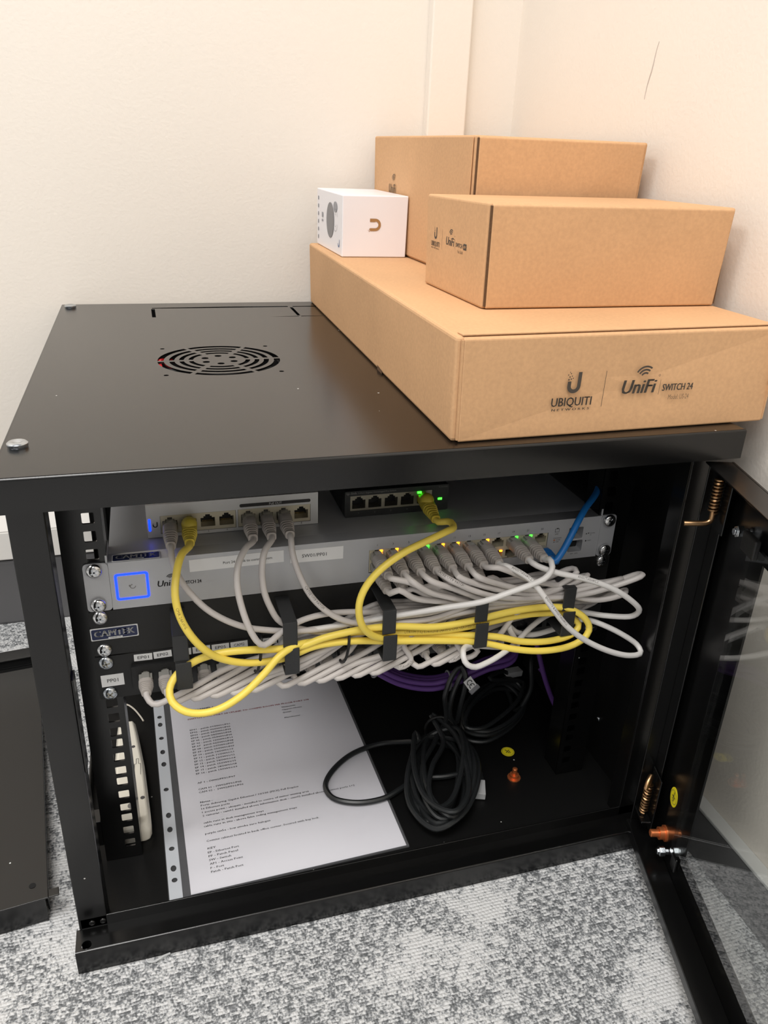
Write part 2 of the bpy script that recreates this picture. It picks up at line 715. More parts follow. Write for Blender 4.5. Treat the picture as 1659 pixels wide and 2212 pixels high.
def plate(name, m, parent, outer, holes, thick, o, ex, ey, bevel=0.0):
    """sheet with cut-outs, drawn in (ex, ey); the sheet goes back from the plane by thick"""
    cu = bpy.data.curves.new(name, 'CURVE')
    cu.dimensions = '2D'
    cu.fill_mode = 'BOTH'
    cu.extrude = thick / 2
    for loop in [outer] + holes:
        sp = cu.splines.new('POLY')
        sp.points.add(len(loop) - 1)
        for p, q in zip(sp.points, loop):
            p.co = (q[0], q[1], 0, 1)
        sp.use_cyclic_u = True
    ob = bpy.data.objects.new(name, cu)
    me = bpy.data.meshes.new_from_object(ob)
    bpy.data.objects.remove(ob)
    bpy.data.curves.remove(cu)
    o, ex, ey = V(o), V(ex).normalized(), V(ey).normalized()
    nz = ex.cross(ey)
    off = root_loc(parent)
    for v in me.vertices:
        c = v.co.copy()
        v.co = o + ex * c.x + ey * c.y + nz * (c.z - thick / 2) - off
    me.name = name
    me.materials.clear()
    me.materials.append(M[m])
    ob = bpy.data.objects.new(name, me)
    col.objects.link(ob)
    ob.parent = parent
    return ob


def sticker(parent, name, m, o, ex, ey, w_, h_, thick=0.0003, r=0.0):
    """thin label lying on a surface; o = lower-left corner"""
    outer = rounded(0, 0, w_, h_, r) if r else [(0, 0), (w_, 0), (w_, h_), (0, h_)]
    nz = V(ex).normalized().cross(V(ey).normalized())
    return plate(name, m, parent, outer, [], thick, V(o) + nz * thick, ex, ey)


EX, EY, EZ = V((1, 0, 0)), V((0, 1, 0)), V((0, 0, 1))

# ------------------------------------------------------------------ the room
structure(MB().box(-3.2, WALL_X + 0.15, -3.2, WALL_Y + 0.15, -0.05, 0.0).build('floor', 'carpet'))
structure(MB().box(-3.2, WALL_X + 0.15, WALL_Y, WALL_Y + 0.15, 0, 2.6).build('wall_back', 'wall_paint'))
wr = structure(MB().box(WALL_X, WALL_X + 0.15, -3.2, WALL_Y, 0, 2.6).build('wall_right', 'wall_paint'))
t = structure(MB().box(0.482, 0.536, 0.604, WALL_Y, 0.03, 2.6).build('trim_1', 'wall_paint', None, 0.002))
t['label'] = 'white boxed corner strip on the back wall'
# skirting on both walls, trunking above it on the back wall
structure(MB().box(-3.2, WALL_X, 0.594, WALL_Y, 0, 0.104).build('baseboard_back', 'skirting_grey', None, 0.004))
tk = MB().box(-3.2, WALL_X, 0.590, WALL_Y, 0.107, 0.150)
tk.hexa([(-3.2, 0.590, 0.1502), (WALL_X, 0.590, 0.1502), (WALL_X, WALL_Y, 0.1502), (-3.2, WALL_Y, 0.1502),
         (-3.2, 0.606, 0.180), (WALL_X, 0.606, 0.180), (WALL_X, WALL_Y, 0.180), (-3.2, WALL_Y, 0.180)])
structure(tk.build('trim_2', 'trunking_white', None, 0.0015))
structure(MB().box(0.5985, WALL_X, -3.2, 0.59, 0, 0.058).build('baseboard_right', 'skirting_grey', None, 0.002))
structure(MB().box(0.5975, WALL_X, -3.2, 0.59, 0.0581, 0.062).build('trim_3', 'skirting_top', None, 0.001))
# scuff on the right wall
sc = MB()
pa, pb = V((WALL_X - 0.0002, 0.2838 + 0.008, 0.7608)), V((WALL_X - 0.0002, 0.295 + 0.008, 0.7105))
sc.tube([pa + (pb - pa) * (i / 8) + V((0, 0.0006 * math.sin(i * 1.3), 0)) for i in range(9)], [0.0003 + 0.0004 * math.sin(math.pi * i / 8) for i in range(9)], 6)
s_ = sc.build('scuff_mark', 'scuff', wr)
s_['label'] = 'thin grey scuff line'

# ------------------------------------------------------------------ rack cabinet
cab = thing('rack_cabinet', 'black steel wall rack cabinet with open glass door, standing on the carpet', 'cabinet', (0, 0, 0))

# top sheet with fan grille and cable knock-outs
FX, FY, FR = 0.1688, 0.2867, 0.0595
holes = []


def arc_slot(r0, r1, a0, a1, n=8):
    o_ = [(FX + r1 * math.cos(math.radians(a0 + (a1 - a0) * i / n)), FY + r1 * math.sin(math.radians(a0 + (a1 - a0) * i / n))) for i in range(n + 1)]
    i_ = [(FX + r0 * math.cos(math.radians(a1 + (a0 - a1) * i / n)), FY + r0 * math.sin(math.radians(a1 + (a0 - a1) * i / n))) for i in range(n + 1)]
    return o_ + i_


for (r0, r1, g) in ((0.0535, 0.0595, 2.2), (0.0435, 0.0485, 3.5), (0.0345, 0.0390, 4.5), (0.0255, 0.0300, 6)):
    for k in range(6):
        holes.append(arc_slot(r0, r1, 60 * k + g, 60 * k + 60 - g))
for k in range(6):
    a = math.radians(60 * k + 30)
    cx, cy = FX + 0.0155 * math.cos(a), FY + 0.0155 * math.sin(a)
    holes.append([(cx + 0.0036 * math.cos(2 * math.pi * i / 12), cy + 0.0036 * math.sin(2 * math.pi * i / 12)) for i in range(12)])
for sx in (-1, 1):
    for sy in (-1, 1):
        cx, cy = FX + sx * 0.053, FY + sy * 0.053
        holes.append([(cx + 0.0024 * math.cos(2 * math.pi * i / 12), cy + 0.0024 * math.sin(2 * math.pi * i / 12)) for i in range(12)])
holes.append([(0.1095, 0.508), (0.1140, 0.508), (0.1140, 0.562), (0.1095, 0.562)])
holes.append([(0.1105, 0.5655), (0.286, 0.5650), (0.286, 0.5715), (0.200, 0.5735), (0.1105, 0.570)])
holes.append([(0.2875, 0.506), (0.2915, 0.506), (0.2915, 0.562), (0.2875, 0.562)])
holes.append([(0.2925, 0.5652), (0.45, 0.5650), (0.45, 0.5705), (0.2925, 0.570)])
holes.append([(0.252, 0.5010), (0.2885, 0.4990), (0.2885, 0.5025)])
holes.append([(0.2915, 0.4990), (0.34, 0.5005), (0.2915, 0.5025)])
plate('top_panel', 'black_top', cab, [(0.0015, 0.0015), (W - 0.0015, 0.0015), (W - 0.0015, D - 0.0015), (0.0015, D - 0.0015)],
      holes, 0.0015, (0, 0, H), EX, EY)


def fold_strip(m, prof, t=0.0012):
    n = len(prof)
    inner = [(y + t, z - (t if i == n - 1 else 0)) for i, (y, z) in enumerate(prof)]
    vs = [(x, y, z) for x in (0, W) for (y, z) in prof + inner]
    fs = []
    k = 2 * n
    for i in range(n - 1):
        fs.append((i, i + 1, k + i + 1, k + i))
        fs.append((n + i + 1, n + i, k + n + i, k + n + i + 1))
        fs.append((i, n + i, n + i + 1, i + 1))
        fs.append((k + i, k + i + 1, k + n + i + 1, k + n + i))
    fs.append((0, k, k + n, n))
    fs.append((n - 1, 2 * n - 1, k + 2 * n - 1, k + n - 1))
    m.add(vs, fs)


# folded edges of the lid; the front one is rounded at the fold
lid = MB()
prof = [(0.0, H - HT)] + [(0.0022 - 0.0022 * math.cos(math.radians(a)), H - 0.0022 + 0.0022 * math.sin(math.radians(a))) for a in range(0, 91, 15)]
fold_strip(lid, prof)
lid.build('lid_front_edge', 'black_steel', cab, 0, True)
MB().box(0, 0.0014, 0.0016, D, H - HT, H - 0.0003).build('lid_side_edge', 'black_steel', cab, 0.0004)
MB().box(W - 0.0014, W, 0.0016, D, H - HT, H - 0.0003).build('lid_side_edge', 'black_steel', cab, 0.0004)
MB().box(0.0015, W - 0.0015, D - 0.0014, D, H - HT, H - 0.0003).build('lid_back_edge', 'black_steel', cab)
MB().box(0.002, W - 0.002, 0.0016, YP + 0.004, H - HT, H - HT + 0.0014).build('lid_return', 'black_steel', cab)


def bolt_head(name, parent, o, axis, r, m, h=0.0028, slot=True, up=None):
    """pan-head cross-recess screw"""
    b = MB()
    b.lathe(o, axis, [(0, r), (h * 0.35, r), (h * 0.7, r * 0.86), (h * 0.95, r * 0.55), (h, r * 0.2)], 20, up)
    ob = b.build(name, m, parent, 0, True)
    if slot:
        ax = V(axis).normalized()
        u = V(up) if up else (EZ if abs(ax.z) < 0.9 else EX)
        u = (u - ax * u.dot(ax)).normalized()
        a = math.radians(random.uniform(10, 80))
        e1 = u * math.cos(a) + ax.cross(u) * math.sin(a)
        e2 = ax.cross(e1)
        c = MB()
        c.obox(o, e1, e2, ax, -r * .5, r * .5, -r * .1, r * .1, h * 0.80, h * 1.03)
        c.obox(o, e1, e2, ax, -r * .1, r * .1, -r * .5, r * .5, h * 0.80, h * 1.03)
        c.build('cross_recess', 'zinc' if m != 'zinc' else 'port_metal', ob)
    return ob


for (x, y) in ((0.0110, 0.0590), (0.0121, 0.579)):
    b = MB().lathe((x, y, H), EZ, [(0, 0.0066), (0.0012, 0.0070), (0.0028, 0.0070), (0.0040, 0.0056), (0.0040, 0.0036), (0.0026, 0.0018)], 22)
    o = b.build('lid_screw', 'zinc', cab, 0, True)
    o['label'] = 'zinc pan-head screw on the lid corner'

# fan under the grille
fan = MB()
for k in range(4):
    c, s = ((-1, -1), (1, -1), (1, 1), (-1, 1))[k]
fan.box(FX - .06, FX + .06, FY - .06, FY - .0575, H - .029, H - .003)
fan.box(FX - .06, FX + .06, FY + .0575, FY + .06, H - .029, H - .003)
fan.box(FX - .06, FX - .0575, FY - .0575, FY + .0575, H - .029, H - .003)
fan.box(FX + .0575, FX + .06, FY - .0575, FY + .0575, H - .029, H - .003)
fan.lathe((FX, FY, H - .029), EZ, [(0, .02), (.021, .02)], 20)
for k in range(7):
    a = 2 * math.pi * k / 7
    e1 = V((math.cos(a), math.sin(a), 0))
    e2 = V((-math.sin(a), math.cos(a), 0.7)).normalized()
    fan.obox((FX, FY, H - .018), e1, e2, e1.cross(e2), .018, .054, -.011, .011, -.0008, .0008)
fan.build('cooling_fan', 'black_plastic', cab)
MB().tube(spline([(FX - .0565, FY - .02, H - .0045), (FX - .0572, FY, H - .004), (FX - .0565, FY + .02, H - .0045), (FX - .045, FY + .05, H - .012)]), 0.0022, 8).build('fan_wire', 'fan_red', cab, 0, True)

# bottom pan with the front sill and lip
BY = 0.585
pan = MB().box(0.002, W - 0.002, YP, BY, 0.0006, PAN)
pan.build('bottom_pan', 'black_inner', cab)
plate('sill', 'black_steel', cab, [(0, 0.0018), (W, 0.0018), (W, YP), (0, YP)],
      [[(0.0089 + .0042 * math.cos(2 * math.pi * i / 16), 0.0066 + .0042 * math.sin(2 * math.pi * i / 16)) for i in range(16)]], 0.0014, (0, 0, HF), EX, EY)
sf = MB()
prof = [(0.0, 0.0003)] + [(0.0020 - 0.0020 * math.cos(math.radians(a)), HF - 0.0020 + 0.0020 * math.sin(math.radians(a))) for a in range(0, 91, 15)]
fold_strip(sf, prof)
sf.build('sill_front', 'black_steel', cab, 0, True)
lp = MB()
lp.box(0.004, W - 0.004, YP, YP + 0.0016, HF - 0.001, HL)
lp.build('sill_lip', 'black_steel', cab, 0.0004)
MB().box(0.0, 0.0014, 0.0016, YP, 0.0005, HF - 0.0016).build('sill_end', 'black_steel', cab)
for x in (0.0135, 0.0225):
    bolt_head('rivet', cab, (x, YP, 0.0315), (0, -1, 0), 0.0028, 'black_steel', 0.0014, False)

# back and right side sheets
MB().box(0.004, W - 0.004, BY - 0.0015, BY, PAN, H - 0.002).build('back_panel', 'black_inner', cab)
MB().box(W - 0.0035, W - 0.002, YP + 0.026, BY - 0.0016, PAN, H - HT + 0.002).build('side_panel', 'black_inner', cab)


# posts (folded sheet)
def post(x0, x1, y, sgn, yend):
    p = MB()
    p.box(x0, x1, y, y + 0.0015, PAN + 0.0002 if y > 0.1 else HF, H - HT + 0.002)
    xi = x1 if sgn > 0 else x0
    xo = x0 if sgn > 0 else x1
    p.box(xi - 0.0015 * (sgn > 0), xi + 0.0015 * (sgn < 0), y + 0.0015, y + 0.020 * yend, PAN + 0.0002, H - HT + 0.002)
    p.box(xo + 0.0, xo + 0.0015 * sgn, y + 0.0015, y + 0.026 * yend, PAN + 0.0002, H - HT + 0.002)
    return p.build('corner_post', 'black_steel', cab, 0.0009)


post(0.0024, 0.0262, YP, 1, 1)
post(W - 0.0262, W - 0.0024, YP, -1, 1)
post(0.0040, 0.0262, BY - 0.004, 1, -1)
post(W - 0.0262, W - 0.0040, BY - 0.004, -1, -1)
# slot bracket on the left post and the side braces
MB().box(0.0262, 0.0280, YP + 0.002, YP + 0.016, 0.196, 0.285).build('post_bracket', 'black_steel', cab, 0.0005)
MB().box(0.0040, 0.0062, YP + 0.028, BY - 0.03, PAN + 0.0002, PAN + 0.020).build('side_brace', 'black_steel', cab, 0.0006)
MB().box(0.0040, 0.0062, YP + 0.028, BY - 0.03, H - HT - 0.012, H - HT + 0.002).build('side_brace', 'black_steel', cab, 0.0006)
for z0 in (PAN + 0.0204, H - HT - 0.035):
    MB().box(0.0065, 0.0225, YR + 0.003, YR + 0.020, z0, z0 + 0.030).build('rail_bracket', 'black_steel', cab, 0.0006)


def rail(xc, side):
    """19-inch mounting rail: face with square cage-nut holes, folded flange"""
    x0, x1 = (xc - 0.0232, xc + 0.0098) if side < 0 else (xc - 0.0098, xc + 0.0232)
    hs = []
    for u in range(-2, 7):
        for dz in (0.00635, 0.02222, 0.0381):
            z = ZS - u * U - dz
            if PAN + 0.012 < z < H - HT - 0.003:
                hs.append(rounded(xc - 0.0047, z - 0.0047, xc + 0.0047, z + 0.0047, 0.0009, 2))
    o = plate('mounting_rail', 'black_steel', cab, [(x0, PAN + 0.0005), (x1, PAN + 0.0005), (x1, H - HT + 0.001), (x0, H - HT + 0.001)], hs, 0.0018, (0, YR + 0.0022, 0), EX, EZ)
    xf = x1 if side < 0 else x0
    MB().box(xf - 0.0016 * (side < 0), xf + 0.0016 * (side > 0), YR + 0.0041, YR + 0.030, PAN + 0.0005, H - HT + 0.001).build('rail_flange', 'black_steel', o, 0.0004)
    xo = x0 if side < 0 else x1
    MB().box(xo - 0.0, xo + 0.0016 * (1 if side < 0 else -1), YR + 0.0041, YR + 0.018, PAN + 0.0005, H - HT + 0.001).build('rail_flange', 'black_steel', o, 0.0004)
    return o


XL, XR_ = XC - 0.23257, XC + 0.23257
rail(XL, -1)
rail(XR_, 1)
# deeper folds of the right-hand frame
for y in (0.155, 0.30, 0.43):
    MB().box(W - 0.022, W - 0.0036, y, y + 0.016, PAN + 0.0005, H - HT + 0.001).build('side_fold', 'black_steel', cab, 0.0008)

# earth stud and sticker on the pan
st = MB().lathe((0.4534, 0.1035, PAN), EZ, [(0, .0075), (.0012, .0075), (.0012, .0052), (.0052, .0052), (.0052, .0028), (.013, .0028), (.0136, .0020)], 12)
o = st.build('earth_stud', 'copper', cab, 0, True)
o['label'] = 'copper earth stud with nut'


def earth_sticker(parent, o, ex, ey, rx, ry):
    nz = V(ex).cross(V(ey))
    s = plate('earth_sticker', 'sticker_yellow', parent, [(rx * math.cos(2 * math.pi * i / 28), ry * math.sin(2 * math.pi * i / 28)) for i in range(28)], [], 0.0003, V(o) + nz * 0.0003, ex, ey)
    s['label'] = 'round yellow earth-symbol sticker'
    p = Print()
    p.rect(-rx * .42, -ry * .02, rx * .42, ry * .10).rect(-rx * .28, -ry * .25, rx * .28, -ry * .14).rect(-rx * .14, -ry * .46, rx * .14, -ry * .36).rect(-rx * .06, ry * .1, rx * .06, ry * .55)
    p.build('earth_symbol', 'ink', s, V(o) + nz * 0.0003, ex, ey)
    r = Print()
    r.arc(0, 0, rx * .84, rx * .89, 0, 360, 28)
    r.build('ring', 'ink_soft', s, V(o) + nz * 0.0003, ex, ey)
    return s


a40 = math.radians(35)
earth_sticker(cab, (0.4643, 0.1438, PAN), V((math.cos(a40), math.sin(a40), 0)), V((-math.sin(a40), math.cos(a40), 0)), .0076, .0076)
for (x, y, z) in ((W - 0.0036, 0.115, 0.075), (W - 0.0036, 0.20, 0.105)):
    bolt_head('panel_screw', cab, (x, y, z), (-1, 0, 0), 0.003, 'zinc', 0.0018, False)

# ------------------------------------------------------------------ door
th = math.radians(16)
DD = V((-math.sin(th), -math.cos(th), 0))      # along the door, away from the hinge
DN = V((-math.cos(th), math.sin(th), 0))       # inner face towards the cabinet opening
P0 = V((0.56, 0.0047, 0))
DZ0, DZ1, DW = 0.0315, 0.4286, 0.53
dm = MB()


def dbox(m, s0, s1, n0, n1, z0, z1):
    return m.obox(P0, DD, DN, EZ, s0, s1, n0, n1, z0, z1)


dbox(dm, 0.0, 0.085, 0, 0.0018, DZ0, DZ1)
dbox(dm, DW - 0.085, DW, 0, 0.0018, DZ0, DZ1)
dbox(dm, 0.085, DW - 0.085, 0, 0.0018, DZ0, 0.072)
dbox(dm, 0.085, DW - 0.085, 0, 0.0018, 0.377, DZ1)
door = dm.build('door', 'black_door', cab)
door['label'] = 'open smoked-glass door with black steel frame'
fl = MB()
dbox(fl, 0.0, DW, 0.0018, 0.0238, DZ1 - 0.0015, DZ1)
fl.build('top_flange', 'black_door', door, 0.0006)
fl = MB()
dbox(fl, 0.0, DW, 0.0018, 0.0238, DZ0, DZ0 + 0.0015)
dbox(fl, 0.0, DW, 0.0223, 0.0238, DZ0 - 0.010, DZ0)
fl.build('bottom_flange', 'black_door', door, 0.0006)
fl = MB()
dbox(fl, 0.0, 0.0015, 0.0018, 0.0200, DZ0 + 0.0016, DZ1 - 0.0016)
fl.build('hinge_flange', 'black_door', door, 0.0006)
fl = MB()
dbox(fl, DW - 0.0015, DW, 0.0018, 0.0238, DZ0 + 0.0016, DZ1 - 0.0016)
fl.build('lock_flange', 'black_door', door, 0.0006)
gp = MB()
dbox(gp, 0.0655, DW - 0.0655, 0.0019, 0.0056, 0.060, 0.390)
g = gp.build('glass_pane', 'glass', door)
g['label'] = 'clear smoked glass pane'
# inner stiffener on the hinge stile and the hinge brackets
sf = MB()
dbox(sf, 0.0016, 0.018, 0.0060, 0.0075, DZ0 + 0.05, DZ1 - 0.05)
sf.build('stiffener', 'black_door', door, 0.0006)


def dpt(s, n, z):
    return P0 + DD * s + DN * n + EZ * z


def spring_pin(z0, z1, handle, base_up):
    """sprung hinge pin: rod, coil and bent handle"""
    rod = MB().tube([dpt(0.013, 0.0145, z0), dpt(0.013, 0.0145, (z0 + z1) / 2), dpt(0.013, 0.0145, z1)], 0.0016, 10)
    r = rod.build('hinge_pin', 'spring_metal', door, 0, True)
    n = 150
    pts = [dpt(0.013, 0.0145, z0 + (z1 - z0) * i / n) + DD * (0.0034 * math.cos(i * 2 * math.pi * 10 / n)) + DN * (0.0034 * math.sin(i * 2 * math.pi * 10 / n)) for i in range(n + 1)]
    MB().tube(pts, 0.0010, 6).build('spring', 'spring_metal', r, 0, True)
    MB().tube(spline(handle, 0.002), 0.0024, 10).build('handle', 'spring_metal', r, 0, True)


spring_pin(0.056, 0.092, [dpt(0.013, 0.0145, 0.090), dpt(0.013, 0.0145, 0.100), dpt(0.0145, 0.0155, 0.104), dpt(0.019, 0.019, 0.102), dpt(0.0235, 0.022, 0.095)], 1)
spring_pin(0.418, 0.388, [dpt(0.013, 0.0145, 0.392), dpt(0.013, 0.0145, 0.381), dpt(0.0135, 0.018, 0.3785), dpt(0.013, 0.030, 0.3775), dpt(0.012, 0.036, 0.377)], -1)
hb = MB()
dbox(hb, 0.003, 0.026, 0.0078, 0.0095, 0.040, 0.106)
dbox(hb, 0.003, 0.026, 0.0096, 0.0200, 0.052, 0.054)
hb.build('hinge_bracket', 'black_door', door, 0.0008)
hb = MB()
dbox(hb, 0.003, 0.026, 0.0078, 0.0095, 0.372, 0.424)
hb.build('hinge_bracket', 'black_door', door, 0.0008)
stud = MB().lathe(dpt(0.0425, 0.0018, 0.0575), DN, [(0, .0080), (.0016, .0080), (.0016, .0062), (.0070, .0062), (.0070, .0038), (.0145, .0038), (.0152, .0030)], 12)
o = stud.build('earth_stud', 'copper', door, 0, True)
o['label'] = 'copper earth stud with nut'
for (s, z) in ((0.050, 0.0485), (0.046, 0.3895)):
    nb = MB().lathe(dpt(s + .006, 0.0018, z), DN, [(0, .0030), (.004, .0030), (.004, .0050), (.0095, .0050), (.0095, .0032), (.0115, .0032), (.0115, .0012)], 6)
    o = nb.build('hex_nut', 'zinc', door, 0.0005, False)
blk = MB()
dbox(blk, 0.074, 0.085, 0.0058, 0.0080, 0.052, 0.068)
blk.build('pane_clip', 'black_door', door, 0.0012)
blk = MB()
dbox(blk, 0.062, 0.084, 0.0060, 0.0110, 0.380, 0.396)
blk.build('pane_clip', 'black_plastic', door, 0.0012)
earth_sticker(door, dpt(0.0415, 0.0018, 0.1030), DD, EZ, .0078, .0105)

# ------------------------------------------------------------------ removed side panel on the carpet
sp_ = thing('side_panel', 'black steel cabinet side panel lying on the carpet left of the cabinet', 'panel', (-0.0225, 0.0610, 0))
a6 = math.radians(6.5)
SX, SY = V((-math.cos(a6), -math.sin(a6), 0)), V((-math.sin(a6), math.cos(a6), 0))
so = V((-0.0225, 0.0610, 0))
m = MB()
m.obox(so, SX, SY, EZ, 0.003, 0.56, 0.0, 0.372, 0.0285, 0.030)
m.obox(so, SX, SY, EZ, -0.006, 0.003, 0.000, 0.009, 0.0285, 0.030)
m.build('panel_sheet', 'black_top', sp_, 0.0005)
m = MB()
m.obox(so, SX, SY, EZ, 0.006, 0.56, 0.0008, 0.0022, 0.001, 0.0284)
m.build('front_flange', 'black_steel', sp_, 0.0004)
m = MB()
m.obox(so, SX, SY, EZ, 0.0045, 0.0059, 0.012, 0.37, 0.001, 0.0284)
m.build('end_flange', 'black_steel', sp_, 0.0004)
m = MB()
m.obox(so, SX, SY, EZ, 0.0, 0.56, 0.3725, 0.392, 0.001, 0.022)
m.obox(so, SX, SY, EZ, 0.0, 0.56, 0.3922, 0.415, 0.001, 0.034)
m.build('back_flange', 'black_steel', sp_, 0.0012)
Print().disc(0, 0, .003).build('screw_hole', 'cavity', sp_, so + SX * 0.016 + SY * 0.018 + EZ * 0.0301, EX, EY)

# ------------------------------------------------------------------ sockets, plugs, screws
def keyed(cx, cz, w_=0.0117, h_=0.0078, up=1):
    a, b = w_ / 2, h_ / 2
    pts = [(-a, -b), (a, -b), (a, b - .0005), (.0036, b - .0005), (.0036, b + .0010), (.0020, b + .0010), (.0020, b + .0026),
           (-.0020, b + .0026), (-.0020, b + .0010), (-.0036, b + .0010), (-.0036, b - .0005), (-a, b - .0005)]
    return [(cx + x, cz + z * up) for x, z in pts]


def rj45(root, P, L=0.036, d=(0, -1, 0), up=(0, 0, 1), boot='boot_grey', plug='plug_clear', bulb=False, wide=0.0122):
    """plug pushed into a socket at P with a ribbed strain-relief boot; returns where the cable leaves"""
    P, d, up = V(P), V(d).normalized(), V(up)
    b = MB()
    b.obox(P, d.cross(up), up, d, -.0056, .0056, -.0038, .0036, -.009, .0085)
    pl = b.build('plug', plug, root, 0.0006)
    lt = MB()
    lt.obox(P + up * 0.0040, d.cross(up), up, d, -.0030, .0030, 0, .0012, -.006, .0078)
    lt.build('latch', plug, pl)
    c = MB()
    sec = [(.0065, wide * .96, .0100, 0), (.0075, wide, .0108, .0003), (L * .48, wide * .98, .0104, 0)]
    n = 5
    for i in range(n):
        f = i / (n - 1)
        ww, hh = wide * (1 - f) + .0088 * f, .0104 * (1 - f) + .0082 * f
        s = L * (.50 + .36 * f)
        sec += [(s, ww * .86, hh * .86, 0), (s + .0004, ww, hh, 0), (s + L * .045, ww, hh, 0), (s + L * .049, ww * .86, hh * .86, 0)]
    sec += [(L * .93, .0086, .0082, 0), (L, .0080, .0078, 0), (L, .0055, .0055, 0)]
    c.loft(P, d, up, sec, 16, 3.0)
    c.build('boot', boot, root, 0, True)
    if bulb:
        e = MB()
        n = 14
        e.lathe(P + d * .010 + up * .0035, d, [(-.0075 * math.cos(math.pi * i / n), max(.0002, .0066 * math.sin(math.pi * i / n))) for i in range(n + 1)], 18)
        e.build('latch_cover', boot, root, 0, True)
    return P + d * (L - .002), d


def cable(root, ctrl, r, m, name='jacket', n=10):
    pts = spline(ctrl, 0.0035)
    o = MB().tube(pts, r, n).build(name, m, root, 0, True)
    return pts, o


def cable_print(parent, pts, s0, text, r, m='cable_ink', h=0.0021, flip=False):
    """lettering wrapped on a cable jacket, on the side that faces the room"""
    fr = frames(pts)
    cum = [0]
    for a, b in zip(pts, pts[1:]):
        cum.append(cum[-1] + (b - a).length)
    vs, fs = text2d(text, 1)
    if not vs:
        return
    k = h / 0.70
    out = []
    length = cum[-1]
    for (x, y) in vs:
        s = s0 + (x * k if not flip else -x * k)
        s = max(0.0, min(length - 1e-4, s))
        i = 0
        lo, hi = 0, len(cum) - 1
        while hi - lo > 1:
            mid = (lo + hi) // 2
            if cum[mid] <= s:
                lo = mid
            else:
                hi = mid
        f = (s - cum[lo]) / max(1e-9, cum[hi] - cum[lo])
        p = pts[lo].lerp(pts[hi], f)
        t = fr[lo][1].lerp(fr[hi][1], f).normalized()
        nn = V((-0.05, -0.75, 0.62))
        nn = (nn - t * nn.dot(t)).normalized()
        bb = nn.cross(t)
        ang = (y * k - h / 2) / r * (-1 if flip else 1)
        out.append(p + (nn * math.cos(ang) + bb * math.sin(ang)) * (r + 0.00012))
    me = bpy.data.meshes.new('lettering')
    off = root_loc(parent)
    me.from_pydata([p - off for p in out], [], fs)
    me.materials.append(M[m])
    o = bpy.data.objects.new('lettering', me)
    col.objects.link(o)
    o.parent = parent


def cage_screw(parent, x, z, y, m='chrome'):
    s = bolt_head('rack_screw', parent, (x, y, z), (0, -1, 0), 0.0062, m, 0.0034)
    return s


# ------------------------------------------------------------------ 24-port switch
SB, ST = ZS - 0.0448, ZS - 0.0016            # bottom and top of the unit
sw = thing('network_switch', 'silver 24-port rack network switch with glowing blue square', 'switch', (XC, YR, SB))
SX0, SX1 = 0.0566, 0.5035
PB = (0.2738, 0.4487, 0.3092, 0.3318)
front_holes = [[(PB[0], PB[2]), (PB[1], PB[2]), (PB[1], PB[3]), (PB[0], PB[3])],
               rounded(0.4705, 0.3225, 0.4855, 0.3345, 0.001, 2), rounded(0.4715, 0.3085, 0.4865, 0.3205, 0.001, 2)]
plate('front_panel', 'silver', sw, [(SX0, SB), (SX1, SB), (SX1, ST), (SX0, ST)], front_holes, 0.016, (0, YR, 0), EX, EZ)
MB().box(SX0, SX1, YR + 0.0162, YR + 0.29, SB, ST).build('body', 'silver_top', sw)
# port block
ph = []
px_of = lambda i: PB[0] + 0.0073 + 0.01457 * i
ZT, ZB = 0.3255, 0.3147
for i in range(12):
    ph.append(keyed(px_of(i), ZT, 0.0116, 0.0070))
    ph.append(keyed(px_of(i), ZB - 0.0002, 0.0116, 0.0070, -1))
pbk = plate('port_block', 'port_ivory', sw, [(PB[0] + .0004, PB[2] + .0004), (PB[1] - .0004, PB[2] + .0004), (PB[1] - .0004, PB[3] - .0004), (PB[0] + .0004, PB[3] - .0004)],
            ph, 0.013, (0, YR + 0.0006, 0), EX, EZ)
for i in range(12):
    for z in (ZT, ZB):
        MB().box(px_of(i) - 0.0068, px_of(i) + 0.0068, YR + 0.0137, YR + 0.0150, z - 0.0050, z + 0.0055).build('port', 'port_dark', pbk)
for (x0, x1, z0, z1) in ((0.4705, 0.4855, 0.3225, 0.3345), (0.4715, 0.4865, 0.3085, 0.3205)):
    c = MB().box(x0, x1, YR + 0.010, YR + 0.0155, z0, z1).build('fibre_slot', 'port_dark', sw)
# ears
for (x0, x1, xs) in ((XC - 0.2413, SX0 - 0.0002, XL), (SX1 + 0.0002, XC + 0.2413, XR_)):
    left = x0 < XC
    pts = rounded(x0, SB, x1, ST, 0.003, 3)
    e = plate('mounting_ear', 'silver', sw, pts, [], 0.0018, (0, YR, 0), EX, EZ)
    xx = x1 if left else x0
    MB().box(xx - 0.0016 * left, xx + 0.0016 * (not left), YR + 0.0019, YR + 0.030, SB + 0.001, ST + 0.006).build('ear_flange', 'silver', e)
    for dz in (0.00635, 0.0381):
        cage_screw(e, xs, ZS - dz, YR - 0.0018)
